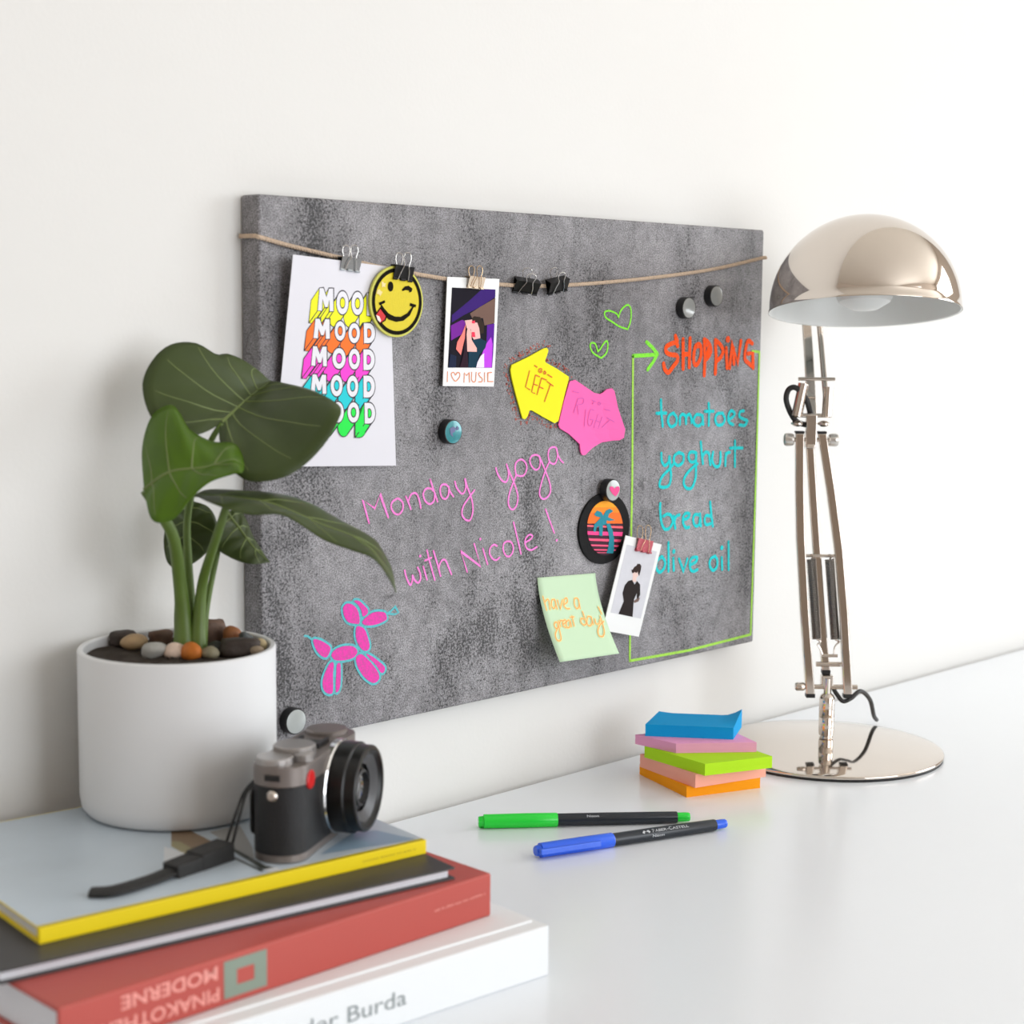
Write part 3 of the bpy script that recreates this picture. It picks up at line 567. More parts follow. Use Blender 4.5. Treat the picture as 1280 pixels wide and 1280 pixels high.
 'notetext': [('p',[(0.049,0.232),(0.062,0.396)]),('s',[(0.068,0.297),(0.114,0.269),(0.132,0.293),(0.12,0.391)]),('s',[(0.23,0.281),(0.185,0.283),(0.159,0.349),(0.184,0.387),(0.229,0.345),(0.229,0.286)]),('p',[(0.235,0.286),(0.237,0.396)]),('p',[(0.277,0.294),(0.286,0.399),(0.359,0.295)]),('s',[(0.359,0.355),(0.433,0.323),(0.435,0.278),(0.392,0.293),(0.362,0.364),(0.393,0.403),(0.443,0.407)]),('s',[(0.611,0.29),(0.564,0.296),(0.54,0.368),(0.561,0.415),(0.609,0.391),(0.628,0.319),(0.605,0.289)]),('p',[(0.628,0.319),(0.618,0.42)]),('s',[(0.185,0.562),(0.154,0.546),(0.119,0.57),(0.121,0.615),(0.159,0.613),(0.183,0.566)]),('s',[(0.183,0.566),(0.171,0.663),(0.152,0.741),(0.11,0.763),(0.077,0.743),(0.087,0.682),(0.144,0.625)]),('p',[(0.202,0.537),(0.21,0.604)]),('s',[(0.207,0.568),(0.24,0.535),(0.27,0.538)]),('s',[(0.258,0.582),(0.318,0.56),(0.317,0.533),(0.273,0.547),(0.256,0.599),(0.289,0.624)]),('s',[(0.378,0.538),(0.324,0.56),(0.309,0.622),(0.355,0.617),(0.392,0.548)]),('p',[(0.392,0.548),(0.386,0.619)]),('p',[(0.445,0.498),(0.433,0.614)]),('p',[(0.415,0.509),(0.473,0.509)]),('s',[(0.629,0.549),(0.589,0.537),(0.563,0.58),(0.597,0.619),(0.642,0.605)]),('p',[(0.641,0.458),(0.648,0.605)]),('s',[(0.753,0.531),(0.703,0.527),(0.654,0.606),(0.692,0.636),(0.75,0.595),(0.76,0.532)]),('p',[(0.762,0.541),(0.756,0.623)]),('s',[(0.811,0.564),(0.804,0.618),(0.855,0.622),(0.889,0.579)]),('s',[(0.916,0.535),(0.913,0.637),(0.893,0.726),(0.84,0.776),(0.783,0.762),(0.796,0.7),(0.859,0.641),(0.944,0.602)]),('p',[(0.93,0.425),(0.953,0.51)])],
 'clip_silver_ab': (0.5664,0.0116),
 'leaves': [{'mid':[(-74.4,-77.8,331.2),(-50,-65.1,341),(-29.5,-55.8,349.3),(-12.8,-50.2,355.9)],'left':[(-74.4,-77.8,331.2),(-86.2,-80.8,326.6),(-100.3,-81.3,323.6),(-112.9,-75.4,324.8),(-118.3,-60.9,336.2),(-114.7,-46.8,356.3),(-102.6,-42,372.7),(-87.6,-41.4,382.1),(-70.5,-44.4,382.6),(-55.7,-46.3,375),(-44.8,-43.1,375.4),(-35.5,-45.9,372.1),(-22.2,-46.3,364.8),(-12.8,-50.2,355.9)],'right':[(-74.4,-77.8,331.2),(-82.2,-85.8,321.5),(-88.3,-103.6,306.2),(-83.1,-117.8,296.1),(-68.6,-132.4,297.8),(-53.7,-139,306.2),(-39.6,-143.8,320.8),(-29.4,-144.5,336),(-22.4,-136.1,343.3),(-22.9,-112.6,351.3),(-15,-77,354.6),(-12.8,-50.2,355.9)]},{'mid':[(-135.9,-79.2,290.8),(-126.2,-94.4,302.6),(-110,-110.4,305.8),(-95.3,-117.5,310.1),(-87.2,-119.2,306.2)],'left':[(-135.9,-79.2,290.8),(-123.5,-59,315.5),(-117.5,-61.6,336.2),(-108.6,-69.5,343.5),(-104.7,-74.4,337.9),(-101.1,-79.8,327.7),(-91.5,-90.9,320.1),(-81.8,-100.9,319.2),(-78.7,-105.2,312.5),(-87.2,-119.2,306.2)],'right':[(-135.9,-79.2,290.8),(-145,-101.4,274.1),(-137,-109.7,273.7),(-132.4,-113.5,278.8),(-126.5,-118,288.3),(-118.1,-125,297.8),(-107.9,-134.6,302.9),(-103.2,-139.1,304.4),(-87.2,-119.2,306.2)]},{'mid':[(-102.2,-85.8,285.5),(-91.2,-111.4,285.2),(-76.5,-134.1,282),(-59.1,-161,270.2),(-42.1,-180.1,260.3),(-33.2,-191.5,246.3),(-29.6,-196.7,236.7),(-28.6,-199.4,227.2)],'left':[(-102.2,-85.8,285.5),(-92.8,-87.6,288.6),(-78.2,-102.5,288.3),(-62,-119.5,286.5),(-47.8,-134.8,281),(-34.1,-150.7,269.8),(-20.3,-166.6,258.6),(-15.9,-172.6,249.4),(-12.8,-177.7,238),(-28.6,-199.4,227.2)],'right':[(-102.2,-85.8,285.5),(-116.3,-129.1,283.9),(-102.8,-143.9,278.2),(-88.8,-158.2,278.4),(-80.5,-167.6,272.5),(-70.7,-179.2,262.8),(-59,-192.3,256.5),(-50.6,-201.6,252.1),(-45.9,-207.6,244.3),(-43.1,-211.9,235.9),(-28.6,-199.4,227.2)]},{'mid':[(-58.9,-60.8,269),(-53.3,-68.4,257.2),(-47.4,-76.4,244.9),(-41,-84.7,235.3)],'left':[(-58.9,-60.8,269),(-47.1,-58.3,269.5),(-43.8,-62.8,262.5),(-41.6,-66.9,251.7),(-38.7,-71.2,243.6),(-41,-84.7,235.3)],'right':[(-58.9,-60.8,269),(-70.9,-67.3,259.7),(-73.3,-66.8,247.9),(-65.7,-76,239.5),(-56.6,-85.9,235.9),(-41,-84.7,235.3)]},{'mid':[(-69.6,-34.3,275.7),(-72.2,-34.8,256.7),(-76.1,-33.5,240.3),(-80.2,-31.6,227.3)],'left':[(-69.6,-34.3,275.7),(-84.7,-34.4,268.6),(-89.8,-32,252.4),(-89.8,-34.6,236.3),(-80.2,-31.6,227.3)],'right':[(-69.6,-34.3,275.7),(-57.9,-40,269.8),(-55.1,-45.2,256.2),(-60,-42.5,242.5),(-67.2,-36.6,233.2),(-80.2,-31.6,227.3)]}],
 'stems': [(5.4,3.2,[(-97.1,-65.3,180),(-96.1,-62.6,202.2),(-101.7,-66.7,230.2),(-114,-78.1,259),(-128.3,-81.8,278.7),(-135.6,-79.6,290.3)]),(4.3,2.6,[(-90.7,-71.8,180.1),(-88.9,-70.5,199.7),(-88.4,-74,224.3),(-92.1,-88.4,245),(-95,-103.5,266.2),(-94.1,-109.4,279.6)]),(3.4,1.9,[(-91.6,-63.9,179.1),(-89.5,-61.4,206.7),(-91.1,-61.6,239.3),(-92.3,-63.1,266.4),(-90,-68.5,290.6),(-82.2,-75,317.1),(-75,-78.6,330.8)]),(2.6,1.6,[(-82.3,-63.5,177.7),(-77.9,-63.3,205.6),(-68.6,-61.9,237.2),(-58.9,-60.8,268.4)]),(2.6,1.6,[(-92.1,-53.5,177.6),(-88.1,-44.5,204.4),(-75.3,-36.3,246.1),(-69.6,-34.4,275.2)])],
 'pebbles': [((-102.6,-81.5),(13,9,8),'orange','smooth orange pebble at the front rim of the white plant pot'),((-108.7,-72.2),(10,9,7),'blush','pale pinkish white pebble left of the smooth orange pebble in the pot'),((-95.7,-91.5),(8,7,6),'olivegrey','small olive grey pebble right of the smooth orange pebble in the pot'),((-61.4,-47.9),(13,9,13),'bark','blocky reddish brown stone standing just right of the plant stems'),((-74.4,-96.7),(19,11,9),'darkstone','broad dark brown stone lying in the pot, darkest and widest stone'),((-57.3,-63.5),(9,7,9),'rust','rusty orange brown stone peeking up behind the broad dark stone'),((-84.8,-83.4),(8,6,7),'blackstone','small blackish green stone between the reddish block and the dark stone'),((-47.8,-76.1),(12,5,6),'slate','slim blue grey sliver of stone tilted up at the back rim of the pot'),((-68.7,-105.6),(8,6,5),'beige','beige pebble at the right inner rim of the plant pot'),((-53.4,-97.6),(8,6,6),'cream','cream speckled pebble furthest right inside the plant pot rim'),((-119.5,-62.3),(11,9,7),'greystone','light grey pebble at the left front inside the plant pot'),((-113.6,-30.7),(12,10,8),'tan','tan pebble near the left edge inside the plant pot'),((-116.9,-8.5),(12,9,8),'darkstone','dark brown pebble furthest left inside the plant pot'),((-93.1,-30.4),(11,9,8),'bark','reddish brown pebble behind the light grey one, left of the stems')],
 'strap': {'lug':(-62,-93.6,76),'k0':(-148,-180.3,81),'k1':(-174.1,-184.4,80),'k2':(-192.5,-186.7,79),'k3':(-228.7,-190.2,79)},
 'cover': [('brown',[(-142.4,-113.8),(-132.7,-120.7),(-136.2,-151.4),(-154.5,-157.9),(-150.6,-135.4),(-154.5,-131.6)]),('olive',[(-153.6,-130.3),(-150.3,-135.7),(-154.1,-158.3),(-162.6,-158.7),(-160,-139.6)]),('white',[(-163.2,-136.6),(-161.5,-155.5),(-166.4,-167.6),(-186.4,-171)]),('line',[(-136.7,-166.3),(-134.2,-168.7),(-140.5,-209.1),(-138,-219.6),(-142,-221.8),(-146.1,-211.8)]),('line',[(-145.7,-177),(-143.7,-176.8),(-146.5,-215.4),(-149.3,-216.8)]),('white',[(-145.6,-214.3),(-137.9,-215.7),(-138.2,-221.5),(-146.5,-221.5)]),('grey',[(-125.9,-131.9),(-103.9,-134.2),(-125.8,-176.8),(-138.1,-194.9),(-134.2,-168.7),(-131.4,-158.2)]),('blue',[(-103.9,-215.1),(-63,-196.7),(-47.7,-202.1),(-43.7,-224.4),(-41.5,-233.2)])],
}

T = 0.02084     # board thickness
ZB = 0.08661   # height of the board's lower edge above the desk

# ------------------------------------------------------------------ materials used
def wall_mat(name, col):
    return mat(name, col, 0.85, 0, 0.25, bump=0.12, bscale=260, vary=0.012, vscale=6)


M_wall = wall_mat('white_wall_paint', rgb(226, 225, 222))
M_beige = wall_mat('warm_beige_wall_paint', rgb(206, 194, 183))
M_ceil = wall_mat('ceiling_paint', rgb(246, 241, 232))
M_floor = mat('dark_oak_floor', rgb(112, 92, 76), 0.5, vary=0.2, vscale=9)
M_trim = mat('white_trim', rgb(240, 240, 238), 0.4)
M_desk = mat('white_laminate', rgb(236, 240, 245), 0.22, 0, 0.5, vary=0.006, vscale=40)
M_conc = concrete()
M_chrome = mat('polished_nickel', rgb(214, 205, 196), 0.07, 1.0, vary=0.03, vscale=30)
M_chrome_r = mat('brushed_nickel', rgb(205, 196, 187), 0.2, 1.0, vary=0.04, vscale=60)
M_spring = mat('dull_spring_steel', rgb(138, 132, 126), 0.32, 1.0, vary=0.1, vscale=200)
M_white_in = mat('white_enamel', rgb(240, 242, 240), 0.35, vary=0.01)
M_black = mat('black_plastic', rgb(22, 22, 24), 0.4, vary=0.1, vscale=200)
M_black_m = mat('black_enamel', rgb(16, 15, 15), 0.35, 0.0, 0.3, vary=0.1, vscale=200)
M_paper = mat('white_paper', rgb(222, 221, 228), 0.75, 0, 0.2, vary=0.01, vscale=80)
M_photo = mat('glossy_photo_border', rgb(232, 233, 232), 0.35, 0, 0.4, vary=0.01)
M_jute = mat('jute_twine', rgb(202, 180, 158), 0.9, 0, 0.1, bump=0.6, bscale=900, vary=0.35, vscale=420)
M_leaf = mat('deep_green_leaf', rgb(66, 80, 38), 0.42, 0, 0.4, bump=0.15, bscale=160, vary=0.22, vscale=30, trans=0.22)
M_leaf2 = mat('fresh_green_leaf', rgb(84, 118, 20), 0.4, 0, 0.4, bump=0.15, bscale=160, vary=0.2, vscale=30, trans=0.3)
M_stem = mat('green_stem', rgb(92, 116, 46), 0.45, vary=0.18, vscale=60)
M_vein = mat('pale_green_vein', rgb(108, 124, 66), 0.5, vary=0.1, vscale=80)
M_pot = mat('matt_white_ceramic', rgb(226, 227, 228), 0.45, 0, 0.4, vary=0.008)
M_soil = mat('dark_soil', rgb(52, 42, 34), 0.95, bump=0.9, bscale=240, vary=0.4, vscale=160)


def board_pt(dy):
    return lambda u, v: Vector((u / 1000, dy, v / 1000))


# ------------------------------------------------------------------ the room
def room():
    t = 0.1
    x0, x1, y0, zf, zc = -2.1, 3.0, -3.2, -0.74, 1.86

    def wall(name, c, d, m):
        b = MB()
        b.box(c, d)
        return struct(b.build(name, m))
    wall('wall_back', ((x0 + x1) / 2, t / 2, (zf + zc) / 2), (x1 - x0 + 2 * t, t, zc - zf), M_wall)
    wall('wall_left', (x0 - t / 2, y0 / 2, (zf + zc) / 2), (t, -y0, zc - zf), M_beige)
    wall('floor', ((x0 + x1) / 2, y0 / 2, zf - t / 2), (x1 - x0 + 2 * t, -y0 + 2 * t, t), M_floor)
    wall('ceiling', ((x0 + x1) / 2, y0 / 2, zc + t / 2), (x1 - x0 + 2 * t, -y0 + 2 * t, t), M_ceil)
    # right wall with a window opening
    b = MB()
    wy0, wy1, wz0, wz1 = -2.9, -1.0, 0.11, 1.61
    b.box((x1 + t / 2, (y0 + wy0) / 2, (zf + zc) / 2), (t, wy0 - y0, zc - zf))
    b.box((x1 + t / 2, wy1 / 2, (zf + zc) / 2), (t, -wy1, zc - zf))
    b.box((x1 + t / 2, (wy0 + wy1) / 2, (zf + wz0) / 2), (t, wy1 - wy0, wz0 - zf))
    b.box((x1 + t / 2, (wy0 + wy1) / 2, (zc + wz1) / 2), (t, wy1 - wy0, zc - wz1))
    struct(b.build('wall_right', M_beige))
    f = MB()
    for y in (wy0 + 0.03, wy1 - 0.03):
        f.box((x1 + 0.01, y, (wz0 + wz1) / 2), (0.05, 0.06, wz1 - wz0))
    for z in (wz0 + 0.03, wz1 - 0.03):
        f.box((x1 + 0.01, (wy0 + wy1) / 2, z), (0.05, wy1 - wy0, 0.06))
    f.box((x1 - 0.005, (wy0 + wy1) / 2, (wz0 + wz1) / 2), (0.03, 0.05, wz1 - wz0))
    struct(f.build('window_1', M_trim, bevel=0.004))
    # wall behind the viewer, with a wide opening added for the fill light
    b = MB()
    dx0, dx1, dz1 = -0.55, 1.45, 1.58
    b.box(((x0 + dx0) / 2, y0 - t / 2, (zf + zc) / 2), (dx0 - x0, t, zc - zf))
    b.box(((x1 + dx1) / 2, y0 - t / 2, (zf + zc) / 2), (x1 - dx1, t, zc - zf))
    b.box(((dx0 + dx1) / 2, y0 - t / 2, (zc + dz1) / 2), (dx1 - dx0, t, zc - dz1))
    b.box(((dx0 + dx1) / 2, y0 - t / 2, (zf - 0.36) / 2), (dx1 - dx0, t, -0.36 - zf))
    struct(b.build('wall_front', M_beige))
    f = MB()
    for x in (dx0 + 0.04, dx1 - 0.04, (dx0 + dx1) / 2):
        f.box((x, y0 + 0.045, (dz1 - 0.36) / 2), (0.08, 0.03, dz1 + 0.36))
    struct(f.build('fill_opening_frame', M_trim, bevel=0.004))  # frame of the added fill opening


room()


def desk():
    d = thing('desk', 'white laminate desk standing against the white wall under the board', 'desk', (0.35, -0.41, -0.74))
    b = MB()
    b.box((0, 0, 0.727), (2.0, 0.8, 0.026))
    b.build('desktop', M_desk, d, bevel=0.002)
    for sx in (-1, 1):
        for sy in (-1, 1):
            b = MB()
            b.box((sx * 0.94, sy * 0.34, 0.357), (0.05, 0.05, 0.714))
            b.build('leg', M_trim, d, bevel=0.003)


desk()


# ------------------------------------------------------------------ the board and what is drawn on it
C_pink = chalk('pink_chalk', rgb(255, 136, 216), 0.4)
C_pink2 = chalk('magenta_chalk', rgb(230, 66, 170), 0.9)
C_teal = chalk('pale_teal_chalk', rgb(96, 186, 194), 0.6)
C_cyan = chalk('cyan_chalk', rgb(22, 205, 208), 0.7)
C_orange = chalk('orange_chalk', rgb(255, 84, 14), 0.6)
C_green = chalk('lime_chalk', rgb(138, 236, 64), 0.4)
C_lime = chalk('yellow_green_chalk', rgb(168, 224, 84), 0.6)
C_dots = chalk('red_chalk_dots', rgb(186, 96, 84), 0.9)


def memo_board():
    r = thing('memo_board', 'large concrete look memo board hung on the white wall above the desk', 'board', (0, -T, ZB))
    b = MB()
    b.box((0.3, T / 2, 0.2), (0.6, T, 0.4))
    b.build('panel', M_conc, r, bevel=0.0022, seg=3)

    def writing(name, keys, w, m, label, dy=-0.00035):
        q = MB()
        for k in keys:
            strokes_mesh(q, DATA[k], w, board_pt(dy))
        o = link(name, q.mesh(name, fix=False), m, r)
        o['label'] = label
        return o
    for k, a_, b_, lab in (('monday', 0, 10, 'first pink handwritten word of the upper line'), ('monday', 10, 17, 'second pink handwritten word of the upper line'),
                           ('nicole', 0, 8, 'first pink handwritten word of the lower line'), ('nicole', 8, 15, 'second pink handwritten word of the lower line'), ('nicole', 15, 17, 'pink exclamation mark')):
        DATA['_word'] = DATA[k][a_:b_]
        writing('handwritten_word', ['_word'], 1.6, C_pink, lab)
    writing('heart_doodle', ['hearts'], 1.6, C_green, 'two lime green heart outlines')
    writing('arrow_doodle', ['arrow'], 3.6, C_green, 'thick lime green arrow pointing right')
    writing('list_border', ['listframe'], 2.5, C_lime, 'yellow green frame line around the list')
    writing('list_heading', ['shopping'], 4.4, C_orange, 'orange block lettering heading of the list', -0.0004)
    for k, nm in (('tomatoes', 'first'), ('yoghurt', 'second'), ('bread', 'third'), ('oliveoil', 'fourth')):
        writing('list_entry', [k], 3.2, C_cyan, nm + ' cyan line of the list')
    # balloon dog drawing
    q = MB()
    o2 = MB()
    for di, (_, pts) in enumerate(DATA['dog']):
        sm = [(v.x, v.y) for v in catmull(pts, 4, True)]
        flat_poly(q, sm, board_pt(-0.0006))
        c = Vector((sum(x for x, y in sm) / len(sm), sum(y for x, y in sm) / len(sm)))
        grown = []
        n = len(sm)
        ar = sum(sm[i][0] * sm[(i + 1) % n][1] - sm[(i + 1) % n][0] * sm[i][1] for i in range(n))
        for i in range(n):
            t = (Vector(sm[(i + 1) % n]) - Vector(sm[i - 1])).normalized()
            nn = Vector((t.y, -t.x)) * (1 if ar > 0 else -1)
            grown.append(Vector(sm[i]) + nn * 1.0)
        v2, f2 = ribbon2d([(g.x, g.y) for g in grown], 1.9, True)
        o2.add([board_pt(-0.0003 - 2.0e-5 * di)(v.x, v.y) for v in v2], f2)
    strokes_mesh(o2, DATA['dogtips'], 1.7, board_pt(-0.0003))
    dg = link('balloon_dog_drawing', q.mesh('balloon_dog_drawing', fix=False), C_pink2, r)
    dg['label'] = 'pink balloon dog drawing with teal outline'
    ol = link('outline', o2.mesh('outline', fix=False), C_teal, dg)
    ol['label'] = 'teal chalk outline'
    # red dots scattered round the yellow arrow
    q = MB()
    pts = DATA['yarrow']
    n = len(pts)
    cx = sum(a for a, _ in pts) / n
    cy = sum(b_ for _, b_ in pts) / n
    for i in range(n):
        a, b_ = Vector(pts[i]), Vector(pts[(i + 1) % n])
        L = (b_ - a).length
        t = (b_ - a).normalized()
        nn = Vector((t.y, -t.x))
        if nn.dot((a + b_) / 2 - Vector((cx, cy))) < 0:
            nn = -nn
        for k in range(max(1, int(L * 1.3))):
            s = a + t * random.uniform(0, L) + nn * random.uniform(2.0, 6.2)
            rr = random.uniform(0.40, 0.85)
            q.add([board_pt(-0.0003)(s.x + rr * math.cos(2 * PI * j / 7), s.y + rr * math.sin(2 * PI * j / 7)) for j in range(7)], [tuple(range(7))])
    o = link('dot_border', q.mesh('dot_border', fix=False), C_dots, r)
    o['label'] = 'border of small red chalk dots'
    o['kind'] = 'stuff'


memo_board()


def world_board(u, v, off):
    return Vector((u / 1000, -T - off, ZB + v / 1000))


def twine():
    pts = [Vector((u / 1000, -T - 0.0022, ZB + v / 1000)) for u, v in DATA['twine']]
    v0, v1 = DATA['twine'][0][1], DATA['twine'][-1][1]
    start = [Vector((-0.0022, -0.0022, ZB + v0 / 1000 + 0.001)), Vector((-0.0022, -T * 0.55, ZB + v0 / 1000 + 0.001)), Vector((-0.0021, -T + 0.001, ZB + v0 / 1000 + 0.0008))]
    end = [Vector((0.6005, -T - 0.0022, ZB + v1 / 1000)), Vector((0.6022, -T + 0.001, ZB + v1 / 1000)), Vector((0.6022, -0.0022, ZB + v1 / 1000))]
    path = start + [Vector(p) for p in catmull([tuple(p) for p in pts], 8)] + end
    # three twisted strands in one cord
    L = [0.0]
    for a, b_ in zip(path, path[1:]):
        L.append(L[-1] + (b_ - a).length)
    dense = []
    tot = L[-1]
    n = 900
    k = 0
    for i in range(n + 1):
        s = tot * i / n
        while k < len(L) - 2 and L[k + 1] < s:
            k += 1
        f = (s - L[k]) / max(L[k + 1] - L[k], 1e-9)
        dense.append(path[k].lerp(path[k + 1], f))
    b = MB()
    for st in range(3):
        pp = []
        for i, q in enumerate(dense):
            t = (dense[min(i + 1, n)] - dense[max(i - 1, 0)]).normalized()
            up = Vector((0, 0, 1))
            sd = t.cross(up).normalized()
            a = 2 * PI * (i * tot / n / 0.0075 + st / 3)
            pp.append(q + (up * math.cos(a) + sd * math.sin(a)) * 0.00085)
        b.tube(pp, 0.00092, 6)
    tag(b.build('twine', M_jute, smooth=True), 'thin brown jute twine sagging across the upper part of the board', 'string')


twine()


# ------------------------------------------------------------------ paper things on the board
def art_print():
    PQ = DATA['poster']
    c = [Vector((q[0] / 1000, -T - q[2] / 1000, ZB + q[1] / 1000)) for q in PQ]
    org = (c[0] + c[1]) / 2
    r = thing('art_print', 'white paper print with stacked rainbow 3D lettering clipped to the twine', 'print', org)

    def P(a, b, off=0.0):
        q = (c[0] * (1 - a) + c[1] * a) * (1 - b) + (c[3] * (1 - a) + c[2] * a) * b
        return q - org + Vector((0, -off, 0))
    b = MB()
    n = 16
    for side, o_ in ((0, 0.0), (1, -0.0004)):
        k = len(b.v)
        b.add([P(i / n, j / n, o_) for j in range(n + 1) for i in range(n + 1)],
              [(j * (n + 1) + i, j * (n + 1) + i + 1, (j + 1) * (n + 1) + i + 1, (j + 1) * (n + 1) + i) for j in range(n) for i in range(n)])
    ring = [i for i in range(n + 1)] + [j * (n + 1) + n for j in range(1, n + 1)] + [n * (n + 1) + i for i in range(n - 1, -1, -1)] + [j * (n + 1) for j in range(n - 1, 0, -1)]
    k = (n + 1) ** 2
    m_ = len(ring)
    b.f += [(ring[i], ring[(i + 1) % m_], ring[(i + 1) % m_] + k, ring[i] + k) for i in range(m_)]
    b.mi += [0] * m_
    b.build('sheet', M_paper, r, smooth=True)
    cols = [rgb(238, 240, 8), rgb(255, 112, 14), rgb(252, 58, 204), rgb(4, 200, 210), rgb(10, 228, 70)]
    names = ['yellow', 'orange', 'magenta', 'turquoise', 'green']
    ink = mat('black_ink', rgb(38, 34, 44), 0.7, vary=0.05)
    white = mat('print_white', rgb(228, 227, 233), 0.75, vary=0.01)

    def letter(kind):
        """outer outline and hole of one letter in a unit box, y down"""
        if kind == 'M':
            o = [(0.12, 0.0), (0.36, 0.0), (0.55, 0.40), (0.72, 0.02), (0.98, 0.02), (1.0, 1.0), (0.76, 1.0), (0.74, 0.50), (0.62, 0.82), (0.46, 0.82), (0.30, 0.46), (0.26, 0.98), (0.0, 0.96)]
            return o, None
        if kind == 'O':
            return [(0.5 + 0.5 * math.cos(a), 0.5 + 0.5 * math.sin(a)) for a in (2 * PI * i / 28 for i in range(28))], \
                   [(0.5 + 0.21 * math.cos(a), 0.5 + 0.23 * math.sin(a)) for a in (2 * PI * i / 16 for i in range(16))]
        o = [(0.02, 0.0), (0.4, 0.0)] + [(0.42 + 0.56 * math.sin(a), 0.5 - 0.5 * math.cos(a)) for a in (PI * i / 12 for i in range(1, 12))] + [(0.4, 1.0), (0.04, 1.0)]
        h = [(0.32, 0.30), (0.42, 0.28)] + [(0.44 + 0.2 * math.sin(a), 0.5 - 0.21 * math.cos(a)) for a in (PI * i / 8 for i in range(1, 8))] + [(0.42, 0.72), (0.33, 0.71)]
        return o, h

    vx, vy = DATA['moodvec']
    for ri, row in enumerate(DATA['mood']):
        # later rows lie in front of the earlier ones
        base = 0.00012 + ri * 0.00016
        colm = mat('ink_' + names[ri], cols[ri], 0.7, vary=0.03)
        b = MB()
        for li, box in enumerate(row):
            o, h = letter('MOOD'[li])

            def mp(q):
                x, y = q
                A = [Vector(p) for p in box]
                p = (A[0] * (1 - x) + A[1] * x) * (1 - y) + (A[3] * (1 - x) + A[2] * x) * y
                return p
            out2 = [mp(q) for q in o]
            n = len(out2)
            vec = Vector((vx, vy)) * (1.0 if ri < 4 else 1.1)
            far = [q + vec for q in out2]
            lw = 0.0085
            # black sweep rim, coloured sweep, ink lines, black face rim, white face
            for i in range(n):
                qd = [out2[i], out2[(i + 1) % n], far[(i + 1) % n], far[i]]
                b.add([P(q.x, q.y, base + 0.00003) for q in qd], [(0, 1, 2, 3)], 1)
            flat_poly(b, [(q.x, q.y) for q in far], lambda x, y: P(x, y, base + 0.00003), 1)
            rim = far + [far[0]]
            v2, f2 = ribbon2d([(q.x, q.y) for q in rim], lw)
            b.add([P(q.x, q.y, base) for q in v2], f2, 0)
            for i in range(n):
                v2, f2 = ribbon2d([(out2[i].x, out2[i].y), (far[i].x, far[i].y)], lw * 0.9)
                b.add([P(q.x, q.y, base) for q in v2], f2, 0)
            keep = {'M': (12, 11, 8, 6, 5, 9), 'O': (4, 17), 'D': (0, 14, 15, 9)}['MOOD'[li]]
            for i in keep:
                if i < n:
                    v2, f2 = ribbon2d([(out2[i].x, out2[i].y), (far[i].x, far[i].y)], lw * 0.7)
                    b.add([P(q.x, q.y, base + 0.00006) for q in v2], f2, 0)
            v2, f2 = ribbon2d([(q.x, q.y) for q in out2], lw * 1.5, True)
            b.add([P(q.x, q.y, base + 0.00007) for q in v2], f2, 0)
            flat_poly(b, [(q.x, q.y) for q in out2], lambda x, y: P(x, y, base + 0.0001), 2)
            if h:
                h2 = [mp(q) for q in h]
                flat_poly(b, [(q.x, q.y) for q in h2], lambda x, y: P(x, y, base + 0.00013), 1)
                v2, f2 = ribbon2d([(q.x, q.y) for q in h2], lw * 0.7, True)
                b.add([P(q.x, q.y, base + 0.00015) for q in v2], f2, 0)
        ob = link('lettering', b.mesh('lettering', fix=False), [ink, colm, white], r)
        ob['label'] = names[ri] + ' row of block lettering'


art_print()


def disc_patch(name, label, cat, key, rx, rz, off, thick, rim_m):
    u, v = DATA[key]
    r = thing(name, label, cat, world_board(u, v, off))
    b = MB()
    b.prism([(x / 1000, z / 1000) for x, z in oval(0, 0, rx, rz, 56)], 0, thick, XZ)
    b.build('backing', rim_m, r, bevel=0.0004)
    return r, (u, v)


def rel(c, dy):
    return lambda x, z: Vector(((x - c[0]) / 1000, dy, (z - c[1]) / 1000))


